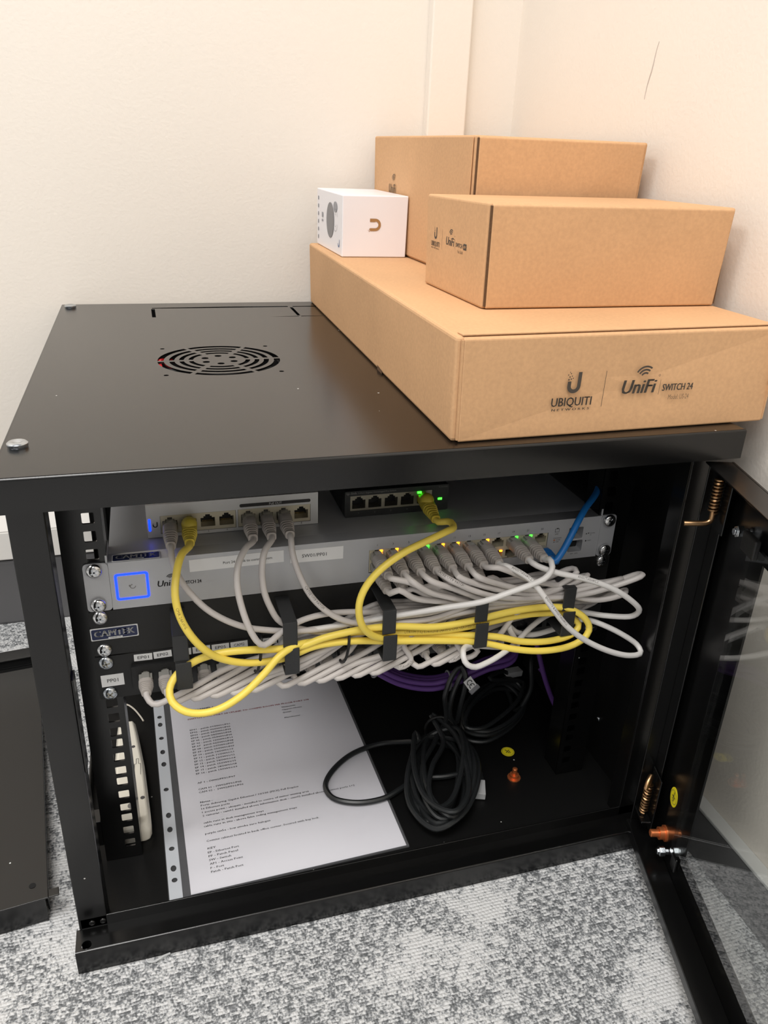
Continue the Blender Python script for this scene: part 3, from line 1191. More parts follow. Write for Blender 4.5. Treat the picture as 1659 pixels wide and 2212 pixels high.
# blue square, lettering
lq = Print()
q = rounded(0.0603, 0.3090, 0.0866, 0.3334, 0.0022, 4)
q2 = rounded(0.0622, 0.3108, 0.0847, 0.3316, 0.0012, 4)
lq.add(q + q2, [(i, (i + 1) % len(q), len(q) + (i + 1) % len(q), len(q) + i) for i in range(len(q))])
lq.build('light_ring', 'led_blue', sw, (0, YR, 0), EX, EZ, 0.0003)
Print().disc(.0716, .3216, .0009).disc(.0731, .3224, .0006).arc(.0738, .3211, .0018, .0025, 180, 360, 8).build('emblem', 'ink_grey', sw, (0, YR, 0), EX, EZ, 0.0001)
p = Print().text('UniFi', .0930, .3178, .0056, .0150, .18, .0002)
for r in (.0016, .0028, .0040):
    p.arc(.1048, .3242, r, r + .0007, 50, 150, 8)
p.rect(.1100, .3170, .1103, .3235)
p.text('SWITCH 24', .1115, .3178, .0031, .0170, 0, .0001)
p.build('lettering', 'ink', sw, (0, YR, 0), EX, EZ)
nums = Print()
for i in range(12):
    nums.text(str(2 * i + 1), px_of(i), .3355, .0019, None, 0, 0, 'C')
nums.frame(.4553, .3315, .4598, .3350, .0003).rect(.4568, .3350, .4588, .3357)
nums.text('LINK', .4576, .3288, .0012, None, 0, 0, 'C')
nums.frame(.4548, .3245, .4567, .3257, .0002)
nums.text('DOWN', .4575, .3245, .0012).text('10/100', .4575, .3225, .0012).text('1000', .4575, .3205, .0012)
nums.poly([(.4886, .3260), (.4904, .3260), (.4895, .3275)]).poly([(.4908, .3275), (.4917, .3260), (.4926, .3275)])
nums.text('DOWN', .4934, .3262, .0011).text('1G', .4934, .3244, .0011)
nums.disc(.4898, .3190, .0008).text('RESET', .4916, .3185, .0011)
nums.text('SFP1  SFP2', .4790, .3058, .0013, None, 0, 0, 'C')
nums.build('lettering', 'ink', sw, (0, YR, 0), EX, EZ)
k_ = Print().rect(.4548, .3225, .4567, .3237)
k_.build('colour_key', 'led_orange' if False else 'copper', sw, (0, YR, 0), EX, EZ)
Print().rect(.4548, .3205, .4567, .3217).build('colour_key', 'tie_grey', sw, (0, YR, 0), EX, EZ)
# port lights
for i, c in ((0, 'led_orange'), (1, 'led_orange'), (3, 'led_green'), (4, 'led_orange'), (5, 'led_orange'), (7, 'led_orange'), (9, 'led_green'), (10, 'led_green')):
    MB().box(px_of(i) + .0026, px_of(i) + .0052, YR - .0003, YR + .0012, ZT + .0040, ZT + .0057).build('port_light', c, sw, 0.0003)
MB().box(px_of(8) + .0026, px_of(8) + .0052, YR - .0003, YR + .0012, ZB + .0020, ZB + .0034).build('port_light', 'led_orange', sw, 0.0003)
# labels stuck on the front
s = sticker(sw, 'paper_label', 'label_white', (.1197, YR, .3287), V((1, 0, .010)), V((-.010, 0, 1)), .0785, .0112)
Print().text('Port 24 uplink to comms room', .0275, .0042, .0024, .0410).build('lettering', 'ink', s, (.1197, YR - .0003, .3287), V((1, 0, .010)), V((-.010, 0, 1)))
s = sticker(sw, 'paper_label', 'label_white', (.2038, YR, .3274), V((1, 0, -.012)), V((.012, 0, 1)), .0464, .0122)
Print().text('SW01/PP01', .0100, .0045, .0032, .0215).build('lettering', 'ink', s, (.2038, YR - .0003, .3274), V((1, 0, -.012)), V((.012, 0, 1)))


def maker_badge(parent, o, ex, ey, w_=.0378, h_=.0116):
    nz = V(ex).cross(V(ey)).normalized()
    b_ = sticker(parent, 'maker_badge', 'label_white', o, ex, ey, w_, h_, .0003, .0008)
    n_ = plate('badge_field', 'sticker_navy', b_, rounded(.0008, .0009, w_ - .0008, h_ - .0009, .0012, 3), [], .0001, V(o) + nz * .00045, ex, ey)
    Print().text('CAMTEK', .0030, .0036, .0056, w_ - .006, 0, .0002).build('lettering', 'white_mark', b_, V(o) + nz * .00045, ex, ey)
    Print().rect(w_ * .36, .0011, w_ * .66, .0025).build('badge_band', 'label_white', b_, V(o) + nz * .00045, ex, ey)
    Print().text('CHESHIRE LTD', w_ * .51, .0014, .0009, None, 0, 0, 'C').build('lettering', 'ink', b_, V(o) + nz * .00045, ex, ey, .0004)
    b_['label'] = 'navy and white maker badge'
    return b_


maker_badge(sw, (.0596, YR + .0012, ST), EX, EY)

# ------------------------------------------------------------------ cable management panel
cm = thing('cable_manager', 'black cable management panel with plastic hooks under the silver switch', 'cable manager', (XC, YR, ZS - 2 * U))
plate('panel', 'panel_black', cm, rounded(XC - .2413, ZS - 2 * U + .0006, XC + .2413, ZS - U - .0008, .002, 3), [], .002, (0, YR, 0), EX, EZ)
for x in (XL, XR_):
    for dz in (0.00635, 0.0381):
        cage_screw(cm, x, ZS - U - dz, YR)
maker_badge(cm, (.0366, YR, .2728), V((1, 0, .014)), V((-.014, 0, 1)))
HOOKS = (.1070, .1955, .2815, .3675, .4545)
YH = 0.050
for x in HOOKS:
    w2 = .0061
    h = MB()
    h.box(x - w2, x + w2, YH + .0016, YR, .2942, .2958)
    arm = h.build('hook', 'hook_plastic', cm, 0.0006)
    h = MB().box(x - w2, x + w2, YH, YH + .0016, .2716, .2958)
    h.build('hook_face', 'hook_plastic', arm, 0.0007)
    h = MB().box(x - w2 + .0008, x + w2 + .0012, YH - .0022, YH - .0006, .2452, .2712)
    h.build('hook_tongue', 'hook_plastic', arm, 0.0007)
    h = MB().box(x - w2 + .0008, x + w2 + .0012, YH - .0006, YR, .2452, .2466)
    h.build('hook_foot', 'hook_plastic', arm, 0.0005)

# ------------------------------------------------------------------ patch panel
PT, PBm = ZS - 2 * U - .0006, ZS - 3 * U + .0006
pp = thing('network_patch_bay', 'black 24-port patch panel with white port labels below the hook panel', 'patch panel', (XC, YR, PBm))
plate('panel', 'panel_black', pp, rounded(XC - .2413, PBm, XC + .2413, PT, .002, 3), [], .002, (0, YR, 0), EX, EZ)
for x in (XL, XR_):
    for dz in (0.00635, 0.0381):
        cage_screw(pp, x, ZS - 2 * U - dz, YR, 'zinc')
ppx = lambda i: .0765 + .0163 * i + .0095 * (i // 6)
ZP = .2335
for g in range(4):
    x0, x1 = ppx(6 * g) - .0110, ppx(6 * g + 5) + .0110
    hs = [keyed(ppx(6 * g + k), ZP) for k in range(6)]
    b = plate('port_bezel', 'black_plastic', pp, rounded(x0, ZP - .0130, x1, ZP + .0115, .001, 2), hs, .011, (0, YR - .0045, 0), EX, EZ)
    for k in range(6):
        MB().box(ppx(6 * g + k) - .0066, ppx(6 * g + k) + .0066, YR + .0068, YR + .008, ZP - .005, ZP + .007).build('port', 'port_dark', b)
    n_ = Print()
    for k in range(0, 6, 2):
        n_.text(str(6 * g + k + 1), ppx(6 * g + k), ZP - .0112, .0042, None, 0, 0, 'C')
    n_.build('lettering', 'white_mark', b, (0, YR - .0045, 0), EX, EZ)
Print().text('Cat.5e', .4975, .2318, .0048).build('lettering', 'white_mark', pp, (0, YR, 0), EX, EZ)
for i, s_ in ((0, 'EP01'), (1, 'EP02'), (2, 'EP03'), (3, 'EP04'), (4, 'EP05'), (5, 'CAM2'), (6, 'CAM1'), (7, 'AP1'), (8, 'EP08'), (9, 'EP09'), (10, 'EP10'), (11, 'EP11'), (12, 'EP12')):
    tl = (-.02, .03, -.01, .02, .01, .03)[i % 6]
    ex, ey = V((1, 0, tl)).normalized(), V((-tl, 0, 1)).normalized()
    o_ = V((ppx(i) - .0082, YR, .2478))
    s = sticker(pp, 'port_label', 'label_white', o_, ex, ey, .0150, .0066)
    Print().text(s_, .0075, .0020, .0029, .0092, 0, 0, 'C').build('lettering', 'ink', s, o_ + V((0, -.0003, 0)), ex, ey)
s = sticker(pp, 'paper_label', 'label_white', (.0400, YR, .2255), V((1, 0, .012)), V((-.012, 0, 1)), .0185, .0118)
Print().text('PP01', .0093, .0042, .0036, None, 0, 0, 'C').build('lettering', 'ink', s, (.0400, YR - .0003, .2255), V((1, 0, .012)), V((-.012, 0, 1)))

# ------------------------------------------------------------------ 8-port switch
Y8 = .132
s8 = thing('desktop_switch', 'small silver 8-port switch with blue light bar on top of the rack switch', 'switch', (.162, Y8, ST))
Z8 = ST + .0005
p8 = [.1075, .1235, .1391, .1550, .1738, .1893, .2048, .2207]
z8 = .3560
bx = [[(.0995, .3475), (.1632, .3475), (.1632, .3642), (.0995, .3642)], [(.1648, .3475), (.2290, .3475), (.2290, .3642), (.1648, .3642)]]
plate('front_panel', 'silver_white', s8, [(.0885, Z8), (.2358, Z8), (.2358, Z8 + .0305), (.0885, Z8 + .0305)], bx, .012, (0, Y8, 0), EX, EZ)
MB().box(.0885, .2358, Y8 + .0121, Y8 + .099, Z8, Z8 + .0305).build('body', 'silver_white', s8, .0008)
for k, b in enumerate(bx):
    o = plate('port_block', 'port_ivory', s8, [(b[0][0] + .0003, b[0][1] + .0003), (b[1][0] - .0003, b[1][1] + .0003), (b[2][0] - .0003, b[2][1] - .0003), (b[3][0] + .0003, b[3][1] - .0003)],
              [keyed(x, z8 - .0008, .0122, .0088) for x in p8[4 * k:4 * k + 4]], .0105, (0, Y8 + .0004, 0), EX, EZ)
    for x in p8[4 * k:4 * k + 4]:
        MB().box(x - .0068, x + .0068, Y8 + .0111, Y8 + .0119, z8 - .006, z8 + .007).build('port', 'port_dark', o)
        g = Print()
        for j in range(8):
            g.rect(x - .0042 + j * .0012, z8 - .0050, x - .0038 + j * .0012, z8 - .0036)
        g.build('contacts', 'contact_gold', o, (0, Y8 + .0106, 0), EX, EZ)
Print().poly(rounded(.0898, .3508, .0916, .3622, .0008, 3)).build('light_bar', 'led_blue', s8, (0, Y8, 0), EX, EZ)
p = Print().arc(.0953, .3560, .0011, .0021, 180, 360, 10).rect(.0964, .3560, .0974, .3590).rect(.0932, .3560, .0940, .3572).rect(.0934, .3577, .0939, .3582)
for i, x in enumerate(p8):
    p.text(str(i + 1), x, .3452 + .0005, .0016, None, 0, 0, 'C')
p.poly(rounded(.1665, .3663, .2290, .3694, .0014, 4))
p.build('lettering', 'ink', s8, (0, Y8, 0), EX, EZ)
Print().text('PoE OUT', .1978, .3669, .0020, None, 0, 0, 'C').build('lettering', 'white_mark', s8, (0, Y8, 0), EX, EZ, .0004)

# ------------------------------------------------------------------ 5-port switch
Y5 = .138
s5 = thing('desktop_switch', 'small black 5-port switch with green lights on top of the rack switch', 'switch', (.312, Y5, ST))
p5 = [.2752, .2906, .3062, .3219, .3378]
z5 = .3578
b5 = [(.2670, .3505), (.3462, .3505), (.3462, .3655), (.2670, .3655)]
plate('front_panel', 'dark_switch', s5, rounded(.2620, ST + .0004, .3625, ST + .0262, .0012, 3), [b5], .012, (0, Y5, 0), EX, EZ)
MB().box(.2620, .3625, Y5 + .0121, Y5 + .098, ST + .0004, ST + .0262).build('body', 'dark_switch', s5, .001)
o = plate('port_block', 'port_metal', s5, [(b5[0][0] + .0002, b5[0][1] + .0002), (b5[1][0] - .0002, b5[1][1] + .0002), (b5[2][0] - .0002, b5[2][1] - .0002), (b5[3][0] + .0002, b5[3][1] - .0002)],
          [keyed(x, z5 - .0006, .0124, .0090) for x in p5], .0105, (0, Y5 + .0003, 0), EX, EZ)
for x in p5:
    MB().box(x - .0068, x + .0068, Y5 + .0111, Y5 + .0119, z5 - .006, z5 + .007).build('port', 'port_dark', o)
p = Print().text('tp-link', .2632, .3672, .0024, .0100).text('5-Port Gigabit Unmanaged Pro Switch', .2745, .3675, .0013, .036).text('TL-SG105E', .3520, .3675, .0012, .009)
for i, x in enumerate(p5):
    p.text(str(i + 1), x, .3476, .0014, None, 0, 0, 'C')
p.build('lettering', 'ink_grey', s5, (0, Y5, 0), EX, EZ)
for (x, z) in ((.3335, .3640), (.3542, .3560)):
    MB().box(x - .0020, x + .0020, Y5 - .0006, Y5 + .0002, z - .0010, z + .0010).build('indicator_light', 'led_green', s5, .0003)

# ------------------------------------------------------------------ grey patch cables
GR = .00268
GRP = 'light grey patch cables'
lanes = [(y, z) for z in (.2905, .2845, .2785, .2725, .2665, .2605, .2545) for y in (.0615, .0675, .0735, .0795, .0855)]
lane_i = [0]


def lane():
    l = lanes[lane_i[0] % len(lanes)]
    lane_i[0] += 1
    return l


def patch_end(root, i):
    P = V((ppx(i), YR - .0045, ZP - .0004))
    e, d = rj45(root, P, .0215, (0, -1, -.05), EZ)
    return e, d


def to_patch(root, i, ly, lz, x_from):
    """control points along the hooks back to patch port i"""
    e, d = patch_end(root, i)
    pts = []
    X = ppx(i)
    xs = [x for x in (.4545, .411, .3675, .3245, .2815, .2385, .1955, .151, .107) if X + .085 < x < x_from - .02]
    for x in xs:
        k = 1.0 if x > .33 else (.75 if x > .27 else (.35 if x > .22 else .12))
        zz = .2475 + (lz - .2475) * k
        pts.append(V((x, ly + random.uniform(-.0012, .0012), zz + random.uniform(-.0015, .0015))))
    fr_y = min(ly, .070)
    pts += [V((X + .066, fr_y, .2440)), V((X + .040, .0635, .2362)), V((X + .018, .0600, .2290)), V((X + .006, .0590, .2262)),
            V((X + .0006, .0640, .2300)), e, e - d * .008]
    return pts


def from_port(e, d):
    return [e - d * .006, e, e + d * .006]


def switch_cable(port, mid, back, patch, m='cable_grey', desc='', text=None, ts=0.05, extra=None, boot='boot_grey'):
    i, top = (port - 1) // 2, port % 2 == 1
    P = V((px_of(i), YR, ZT if top else ZB))
    row = 'top' if top else 'bottom'
    nth = {1: 'leftmost', 3: 'second', 5: 'third', 7: 'fourth', 9: 'fifth', 11: 'sixth', 13: 'seventh', 15: 'eighth', 19: 'ninth', 21: 'tenth',
           2: 'leftmost', 4: 'second', 6: 'third', 8: 'fourth', 10: 'fifth', 12: 'sixth', 14: 'seventh'}[port]
    root = thing('patch_cable', f'grey patch cable in {nth} plug from left, {row} port row{desc}', 'cable', P, GRP)
    dd_ = (0, -1, 0) if top else (0.02, -1, -.16)
    e, d = rj45(root, P, .036 if top else .034, dd_, EZ if top else -EZ)
    pts = from_port(e, d) + [at(*q) for q in mid]
    if back:
        pts += [at(*q) for q in back]
    if patch is not None:
        ly, lz = lane()
        x_from = pts[-1].x
        if extra:
            pts += [at(*q) for q in extra]
            e2, d2 = patch_end(root, patch)
            pts += [e2 + d2 * .006, e2, e2 - d2 * .008]
        else:
            pts += to_patch(root, patch, ly, lz, x_from)
    ps, jk = cable(root, pts, GR, m)
    for (tx, s0, fl_) in (text or []):
        cable_print(jk, ps, s0, tx, GR, 'cable_ink', .0021, fl_)
    return root


T1 = 'ANSI/TIA568C.2'
# (port, way from the switch, right-hand turn, patch port)
switch_cable(1, [(878, 1256, .050), (930, 1276, .056), (1010, 1296, .060), (1100, 1302, .062)], [(1200, 1268, .060), (1246, 1236, .056), (1236, 1228, .064), (1180, 1250, .072)], 4)
switch_cable(3, [(893, 1258, .046), (925, 1278, .048), (970, 1290, .052), (1040, 1304, .058)], [(1150, 1290, .060), (1250, 1254, .058), (1270, 1243, .060), (1235, 1250, .070)], 5)
switch_cable(5, [(932, 1255, .045), (985, 1273, .048), (1045, 1294, .054), (1120, 1300, .060)], [(1230, 1280, .058), (1330, 1254, .052), (1343, 1250, .056), (1300, 1258, .066)], 0)
switch_cable(7, [(972, 1252, .044), (1025, 1276, .046), (1080, 1290, .052), (1160, 1292, .058)], [(1260, 1284, .052), (1340, 1262, .044), (1388, 1243, .042), (1378, 1240, .050), (1300, 1262, .064)], 2,
             desc=' with a green light', text=[('CAT5E UTP PATCH', .012, False)])
switch_cable(9, [(990, 1245, .044), (1035, 1263, .047), (1090, 1276, .054), (1170, 1284, .060)], [(1250, 1276, .062), (1300, 1270, .064), (1318, 1276, .070), (1270, 1290, .076)], 1)
switch_cable(11, [(1030, 1244, .044), (1075, 1261, .050), (1130, 1272, .056), (1200, 1280, .062)], [(1290, 1296, .050), (1345, 1284, .046), (1352, 1275, .052), (1330, 1280, .062), (1270, 1300, .072)], 3)
switch_cable(13, [(1075, 1226, .046), (1115, 1240, .050), (1160, 1256, .056), (1230, 1266, .060)], [(1300, 1262, .054), (1330, 1262, .056), (1310, 1272, .070)], 7)
switch_cable(15, [(1092, 1222, .050), (1125, 1238, .044), (1150, 1257, .038), (1172, 1284, .033), (1198, 1320, .028), (1226, 1354, .026), (1266, 1384, .026), (1320, 1408, .026), (1362, 1416, .028)],
             [(1384, 1410, .032), (1378, 1395, .038), (1340, 1368, .044), (1290, 1345, .054), (1262, 1338, .066)], 19, 'cable_white', ' hanging in front loop',
             [(T1, .022, False), ('EN50173 & ' + T1, .062, False)], extra=[(1230, 1345, .074), (1190, 1361, .076), (1150, 1371, .074), (1117, 1366, .070), (1098, 1352, .062)])
switch_cable(19, [(1160, 1222, .050), (1200, 1236, .042), (1265, 1251, .036), (1320, 1270, .032), (1362, 1296, .030)],
             [(1381, 1318, .032), (1365, 1331, .040), (1310, 1330, .050), (1250, 1322, .066), (1190, 1326, .074)], 18, 'cable_white', ' looping right',
             [(T1, .055, False)], extra=[(1150, 1352, .072), (1115, 1388, .058), (1085, 1412, .046), (1055, 1430, .040), (1025, 1441, .036), (1006, 1432, .036), (1000, 1410, .042), (1008, 1396, .052)])
r21 = switch_cable(21, [(1188, 1208, .048), (1193, 1228, .040), (1180, 1247, .036), (1150, 1262, .035), (1100, 1280, .036), (1045, 1299, .040), (960, 1313, .050), (880, 1326, .058)],
                   [(800, 1340, .060), (740, 1350, .062), (690, 1358, .063), (650, 1364, .066), (622, 1378, .074), (604, 1398, .083), (598, 1410, .088)], None, 'cable_white', ' sweeping left')
# lower row
switch_cable(2, [(862, 1275, .050), (895, 1292, .052), (950, 1299, .056), (1040, 1308, .062)], [(1150, 1306, .066), (1240, 1300, .070), (1290, 1296, .074), (1250, 1312, .080)], 6)
switch_cable(4, [(890, 1272, .056), (930, 1290, .058), (1000, 1302, .064), (1090, 1312, .068)], [(1190, 1312, .072), (1260, 1306, .078), (1230, 1318, .084)], 8)
switch_cable(6, [(925, 1266, .056), (970, 1284, .060), (1030, 1300, .066), (1110, 1308, .070)], [(1200, 1300, .074), (1250, 1290, .078), (1220, 1302, .084)], 9)
switch_cable(8, [(960, 1264, .058), (1000, 1282, .062), (1060, 1300, .068), (1130, 1310, .072)], [(1210, 1306, .074), (1255, 1312, .078), (1215, 1322, .084)], 11)
switch_cable(10, [(990, 1258, .058), (1030, 1276, .062), (1090, 1296, .068), (1150, 1304, .072)], [(1225, 1292, .076), (1262, 1284, .080), (1235, 1296, .086)], 10)
switch_cable(12, [(1025, 1254, .058), (1060, 1270, .062), (1110, 1288, .068), (1170, 1296, .072)], [(1236, 1284, .076), (1276, 1276, .080), (1240, 1290, .086)], 13)
switch_cable(14, [(1060, 1248, .058), (1090, 1262, .062), (1135, 1278, .068), (1190, 1286, .072)], [(1240, 1276, .076), (1284, 1268, .080), (1250, 1284, .086)], 14)


# short grey leads from the patch panel that vanish into the hooks
def panel_lead(i, mid, desc, text=None):
    root = thing('patch_cable', f'grey patch cable in patch panel port {i + 1}, {desc}', 'cable', (ppx(i), YR, ZP), GRP)
    e, d = patch_end(root, i)
    pts = [e - d * .008, e, V((ppx(i) + .0004, .0645, .2305)), V((ppx(i) + .005, .0600, .2275)), V((ppx(i) + .016, .0605, .2330))] + [at(*q) for q in mid]
    ps, jk = cable(root, pts, GR, 'cable_grey')
    for (tx, s0, fl_) in (text or []):
        cable_print(jk, ps, s0, tx, GR, 'cable_ink', .0021, fl_)


panel_lead(12, [(870, 1385, .064), (930, 1366, .070), (1010, 1345, .076), (1100, 1325, .080)], 'slanting up behind the third hook', [(T1, .014, False)])
panel_lead(15, [(985, 1385, .064), (1020, 1368, .070), (1080, 1345, .078), (1140, 1325, .082)], 'slanting up between the third and fourth hooks', [(T1, .014, False)])
panel_lead(16, [(1010, 1380, .064), (1045, 1362, .070), (1100, 1340, .078), (1170, 1322, .082)], 'just left of the drooping grey loop')


# 8-port switch leads
def desk_cable(k, mid, patch, label, text=None):
    P = V((p8[k], Y8, z8 - .0006))
    root = thing('patch_cable', label, 'cable', P, GRP)
    e, d = rj45(root, P, .039, (-.03, -1, -.02), EZ)
    pts = from_port(e, d) + [at(*q) for q in mid]
    ps, jk = cable(root, pts, GR, 'cable_grey')
    for (tx, s0, fl_) in (text or []):
        cable_print(jk, ps, s0, tx, GR, 'cable_ink', .0021, fl_)


desk_cable(0, [(373, 1215, .080), (388, 1250, .072), (414, 1285, .066), (455, 1322, .060), (520, 1352, .058), (590, 1362, .060), (660, 1362, .062), (720, 1356, .064), (790, 1338, .066), (860, 1322, .068), (950, 1316, .074), (1040, 1318, .080)],
           None, 'grey patch cable from the 8-port switch running beside the yellow cable')
desk_cable(4, [(530, 1185, .072), (514, 1222, .058), (512, 1262, .050), (524, 1318, .044), (542, 1364, .042), (556, 1386, .042), (568, 1394, .043), (582, 1388, .046), (605, 1368, .055), (628, 1352, .058), (660, 1337, .062), (705, 1326, .065), (755, 1322, .067), (805, 1322, .069), (860, 1314, .073), (980, 1314, .080)],
           None, 'grey patch cable hanging in a V in front of the second hook')
desk_cable(5, [(572, 1190, .076), (566, 1225, .068), (570, 1275, .062), (584, 1312, .060), (604, 1342, .062), (640, 1356, .064), (700, 1366, .066), (780, 1360, .070), (860, 1345, .074), (960, 1335, .080), (1060, 1325, .084)],
           None, 'grey patch cable from the 8-port switch passing behind the second hook')
desk_cable(6, [(632, 1195, .080), (646, 1240, .070), (672, 1288, .062), (705, 1320, .059), (745, 1341, .059), (800, 1350, .061), (860, 1348, .064), (960, 1334, .070), (1060, 1318, .078), (1150, 1310, .084)],
           None, 'rightmost grey patch cable from the 8-port switch, sloping to the right', [('CAT5E UTP PATCH', .055, False)])

# ------------------------------------------------------------------ yellow cable
yl = thing('patch_cable', 'long yellow patch cable looped through the hooks between the two small switches', 'cable', (p8[1], Y8, z8), 'yellow patch cables')
e1, d1 = rj45(yl, (p8[1], Y8, z8), .036, (-.06, -1, -.05), EZ, 'boot_yellow', 'boot_yellow', True, .0128)
e2, d2 = rj45(yl, (p5[4], Y5, z5), .038, (-.02, -1, -.12), EZ, 'boot_yellow', 'boot_yellow', True, .0132)
YF = .0545
ypath = from_port(e1, d1) + [at(*q) for q in [
    (391, 1200, .074), (381, 1240, .060), (378, 1285, .050), (388, 1330, .044), (410, 1370, .042), (440, 1402, .043), (470, 1420, .047), (520, 1431, .051), (570, 1430, .053),
    (620, 1420, YF), (680, 1396, YF), (760, 1385, YF), (850, 1385, .0545), (950, 1384, YF), (1040, 1388, .0535), (1110, 1402, .048), (1170, 1406, .045), (1230, 1396, .044), (1262, 1378, .045),
    (1273, 1358, .047), (1262, 1334, .049), (1225, 1314, .0525), (1170, 1312, .0545), (1100, 1322, .0545), (1020, 1341, .054), (940, 1354, .054), (850, 1353, .0545), (780, 1360, .053), (700, 1378, .053), (650, 1396, .0535),
    (600, 1402, .053), (540, 1404, .050), (480, 1410, .0515), (430, 1424, .0535), (400, 1442, .0545), (378, 1462, .052), (366, 1490, .045), (372, 1516, .038), (398, 1536, .032), (430, 1541, .030), (470, 1533, .030), (520, 1504, .033), (570, 1456, .040), (605, 1416, .0465), (640, 1394, .0525),
    (690, 1384, .0595), (760, 1366, .0595), (850, 1366, .0600), (940, 1364, .0595), (1030, 1350, .0595), (1110, 1332, .0600), (1170, 1325, .0600), (1225, 1328, .0585),
    (1250, 1350, .0545), (1235, 1370, .0515), (1190, 1384, .0500), (1130, 1386, .0505), (1070, 1375, .0525), (960, 1372, .0600), (870, 1377, .0610), (840, 1380, .0560), (805, 1373, .0480), (785, 1356, .0440), (776, 1330, .0420), (777, 1300, .0410), (790, 1268, .0420), (820, 1232, .0440),
    (870, 1195, .0480), (930, 1165, .0560), (965, 1148, .0640), (980, 1139, .0760), (972, 1127, .0860)]] + [e2 + d2 * .006, e2, e2 - d2 * .006]
ps, jk = cable(yl, ypath, .0031, 'cable_yellow', n=12)
cable_print(jk, ps, .075, 'CMR 24AWG', .0031, 'cable_ink_yellow', .0022)
tot = 0
best = None
tgt = at(856, 1366, .060)
for a, b in zip(ps, ps[1:]):
    tot += (b - a).length
    if best is None or (a - tgt).length < best[0]:
        best = ((a - tgt).length, tot)
cable_print(jk, ps, best[1], 'LOROM (UL) E141020-B 24AWG CMR VERIFIED UTP 5 CAT5', .0031, 'cable_ink_yellow', .0022)

# ------------------------------------------------------------------ blue cable
bl = thing('patch_cable', 'blue patch cable rising from the right end of the 24-port switch', 'cable', (px_of(11), YR, ZB))
e1, d1 = rj45(bl, (px_of(11), YR, ZB), .020, (.25, -1, -.05), -EZ, 'cable_blue', 'plug_clear')
cable(bl, from_port(e1, d1) + [at(1188, 1206, .062), at(1196, 1214, .060), at(1212, 1196, .062), at(1232, 1160, .066), at(1247, 1130, .072), at(1262, 1102, .082), V((.505, .11, .368)), V((.518, .15, .385)), V((.522, .24, .39))], .0031, 'cable_blue')

# ------------------------------------------------------------------ purple cables behind the patch panel
for k in range(5):
    o_ = [(0, 0), (.006, .003), (-.002, .0065), (.004, .0095), (.010, .007)][k]
    r0 = thing('network_cable', ['lowest purple network cable of the tied bundle behind the patch panel', 'front purple network cable of the tied bundle', 'purple network cable in the middle of the tied bundle',
                                 'topmost purple network cable of the tied bundle', 'rear purple network cable of the tied bundle'][k], 'cable', (.36, .2, .08), 'purple network cables')
    y0 = .185 + o_[0]
    pts = [V((.255 + .006 * k, .20, .150)), at(770, 1420 - 3 * k, y0), at(812, 1452 - 6 * k, y0), at(870, 1480 - 6 * k, y0), at(935, 1488 - 6 * k, y0), at(995, 1472 - 6 * k, y0), at(1050, 1448 - 6 * k, y0 + .004), at(1110, 1424 - 5 * k, y0 + .01), V((.50 + .003 * k, .235, .150)), V((.505, .26, .19))]
    cable(r0, pts, .0031, 'cable_purple', 'jacket', 9)
r0 = thing('network_cable', 'single purple network cable hanging down at the right inside the cabinet', 'cable', (.54, .19, .03), 'purple network cables')
cable(r0, [V((.505, .20, .160)), at(1168, 1430, .19), at(1180, 1475, .185), at(1198, 1522, .18), at(1215, 1548, .175), at(1228, 1556, .178), at(1244, 1548, .19), V((.5545, .25, .05))], .0030, 'cable_purple', 'jacket', 9)
for (px, py, y, tl, ds) in ((812, 1440, .1885, .5, 'left'), (968, 1470, .1885, .0, 'middle')):
    c = at(px, py, y)
    m = MB()
    ring = [c + V((math.sin(tl) * .009 * math.sin(a), .010 * math.cos(a), .0115 * math.sin(a))) for a in [2 * math.pi * i / 20 for i in range(21)]]
    m.tube(ring, .0012, 6, False)
    tag(m.build('cable_tie', 'tie_grey'), f'grey cable tie round the {ds} of the purple bundle', 'cable tie', 'grey cable ties')
for (px, py, y, ds) in ((556, 1405, .068, 'left of the second hook'), (742, 1385, .066, 'between the second and third hooks')):
    c = at(px, py, y)
    m = MB()
    ring = [c + V((.003 * math.sin(a), .016 * math.cos(a), .019 * math.sin(a))) for a in [2 * math.pi * i / 24 for i in range(25)]]
    m.tube(ring, .0013, 6, False)
    tag(m.build('cable_tie', 'tie_black'), f'black hook-and-loop tie on the grey bundle {ds}', 'cable tie', 'black cable ties')

# ------------------------------------------------------------------ black coiled cables on the pan
rnd = random.Random(3)
bc = thing('coiled_cable', 'black cable coil with white CE tag, one loop lying over the paper', 'cable', (.37, .115, PAN))
ax1 = V((.052, .150, 0)).normalized()
ax2 = V((ax1.y, -ax1.x, 0))
cen = V((.3690, .1140, 0))
pts = [at(1012, 1425, .200), at(1000, 1450, .178), at(978, 1500, .170), at(972, 1545, .172), at(984, 1562, .176), at(996, 1520, .170), at(1006, 1462, .172), at(996, 1440, .180), at(982, 1452, .180), at(962, 1500, .172), at(964, 1550, .174)]
turns = 9
for k in range(turns):
    aw, bw = .070 + rnd.uniform(-.010, .006), .031 + rnd.uniform(-.012, .007)
    off = ax2 * rnd.uniform(-.008, .008) + ax1 * rnd.uniform(-.005, .005)
    tw = rnd.uniform(-.22, .20)
    u1 = ax1 * math.cos(tw) + ax2 * math.sin(tw)
    u2 = ax2 * math.cos(tw) - ax1 * math.sin(tw)
    for j in range(8):
        a = math.pi / 2 * .0 + 2 * math.pi * j / 8 + rnd.uniform(-.08, .08)
        z = PAN + .004 + .0032 * k + .004 * math.sin(a * 2 + k)
        pts.append(cen + off + u1 * (aw * math.cos(a)) + u2 * (bw * math.sin(a) * (1 if k % 2 == 0 else .8)) + EZ * max(z, PAN + .0036))
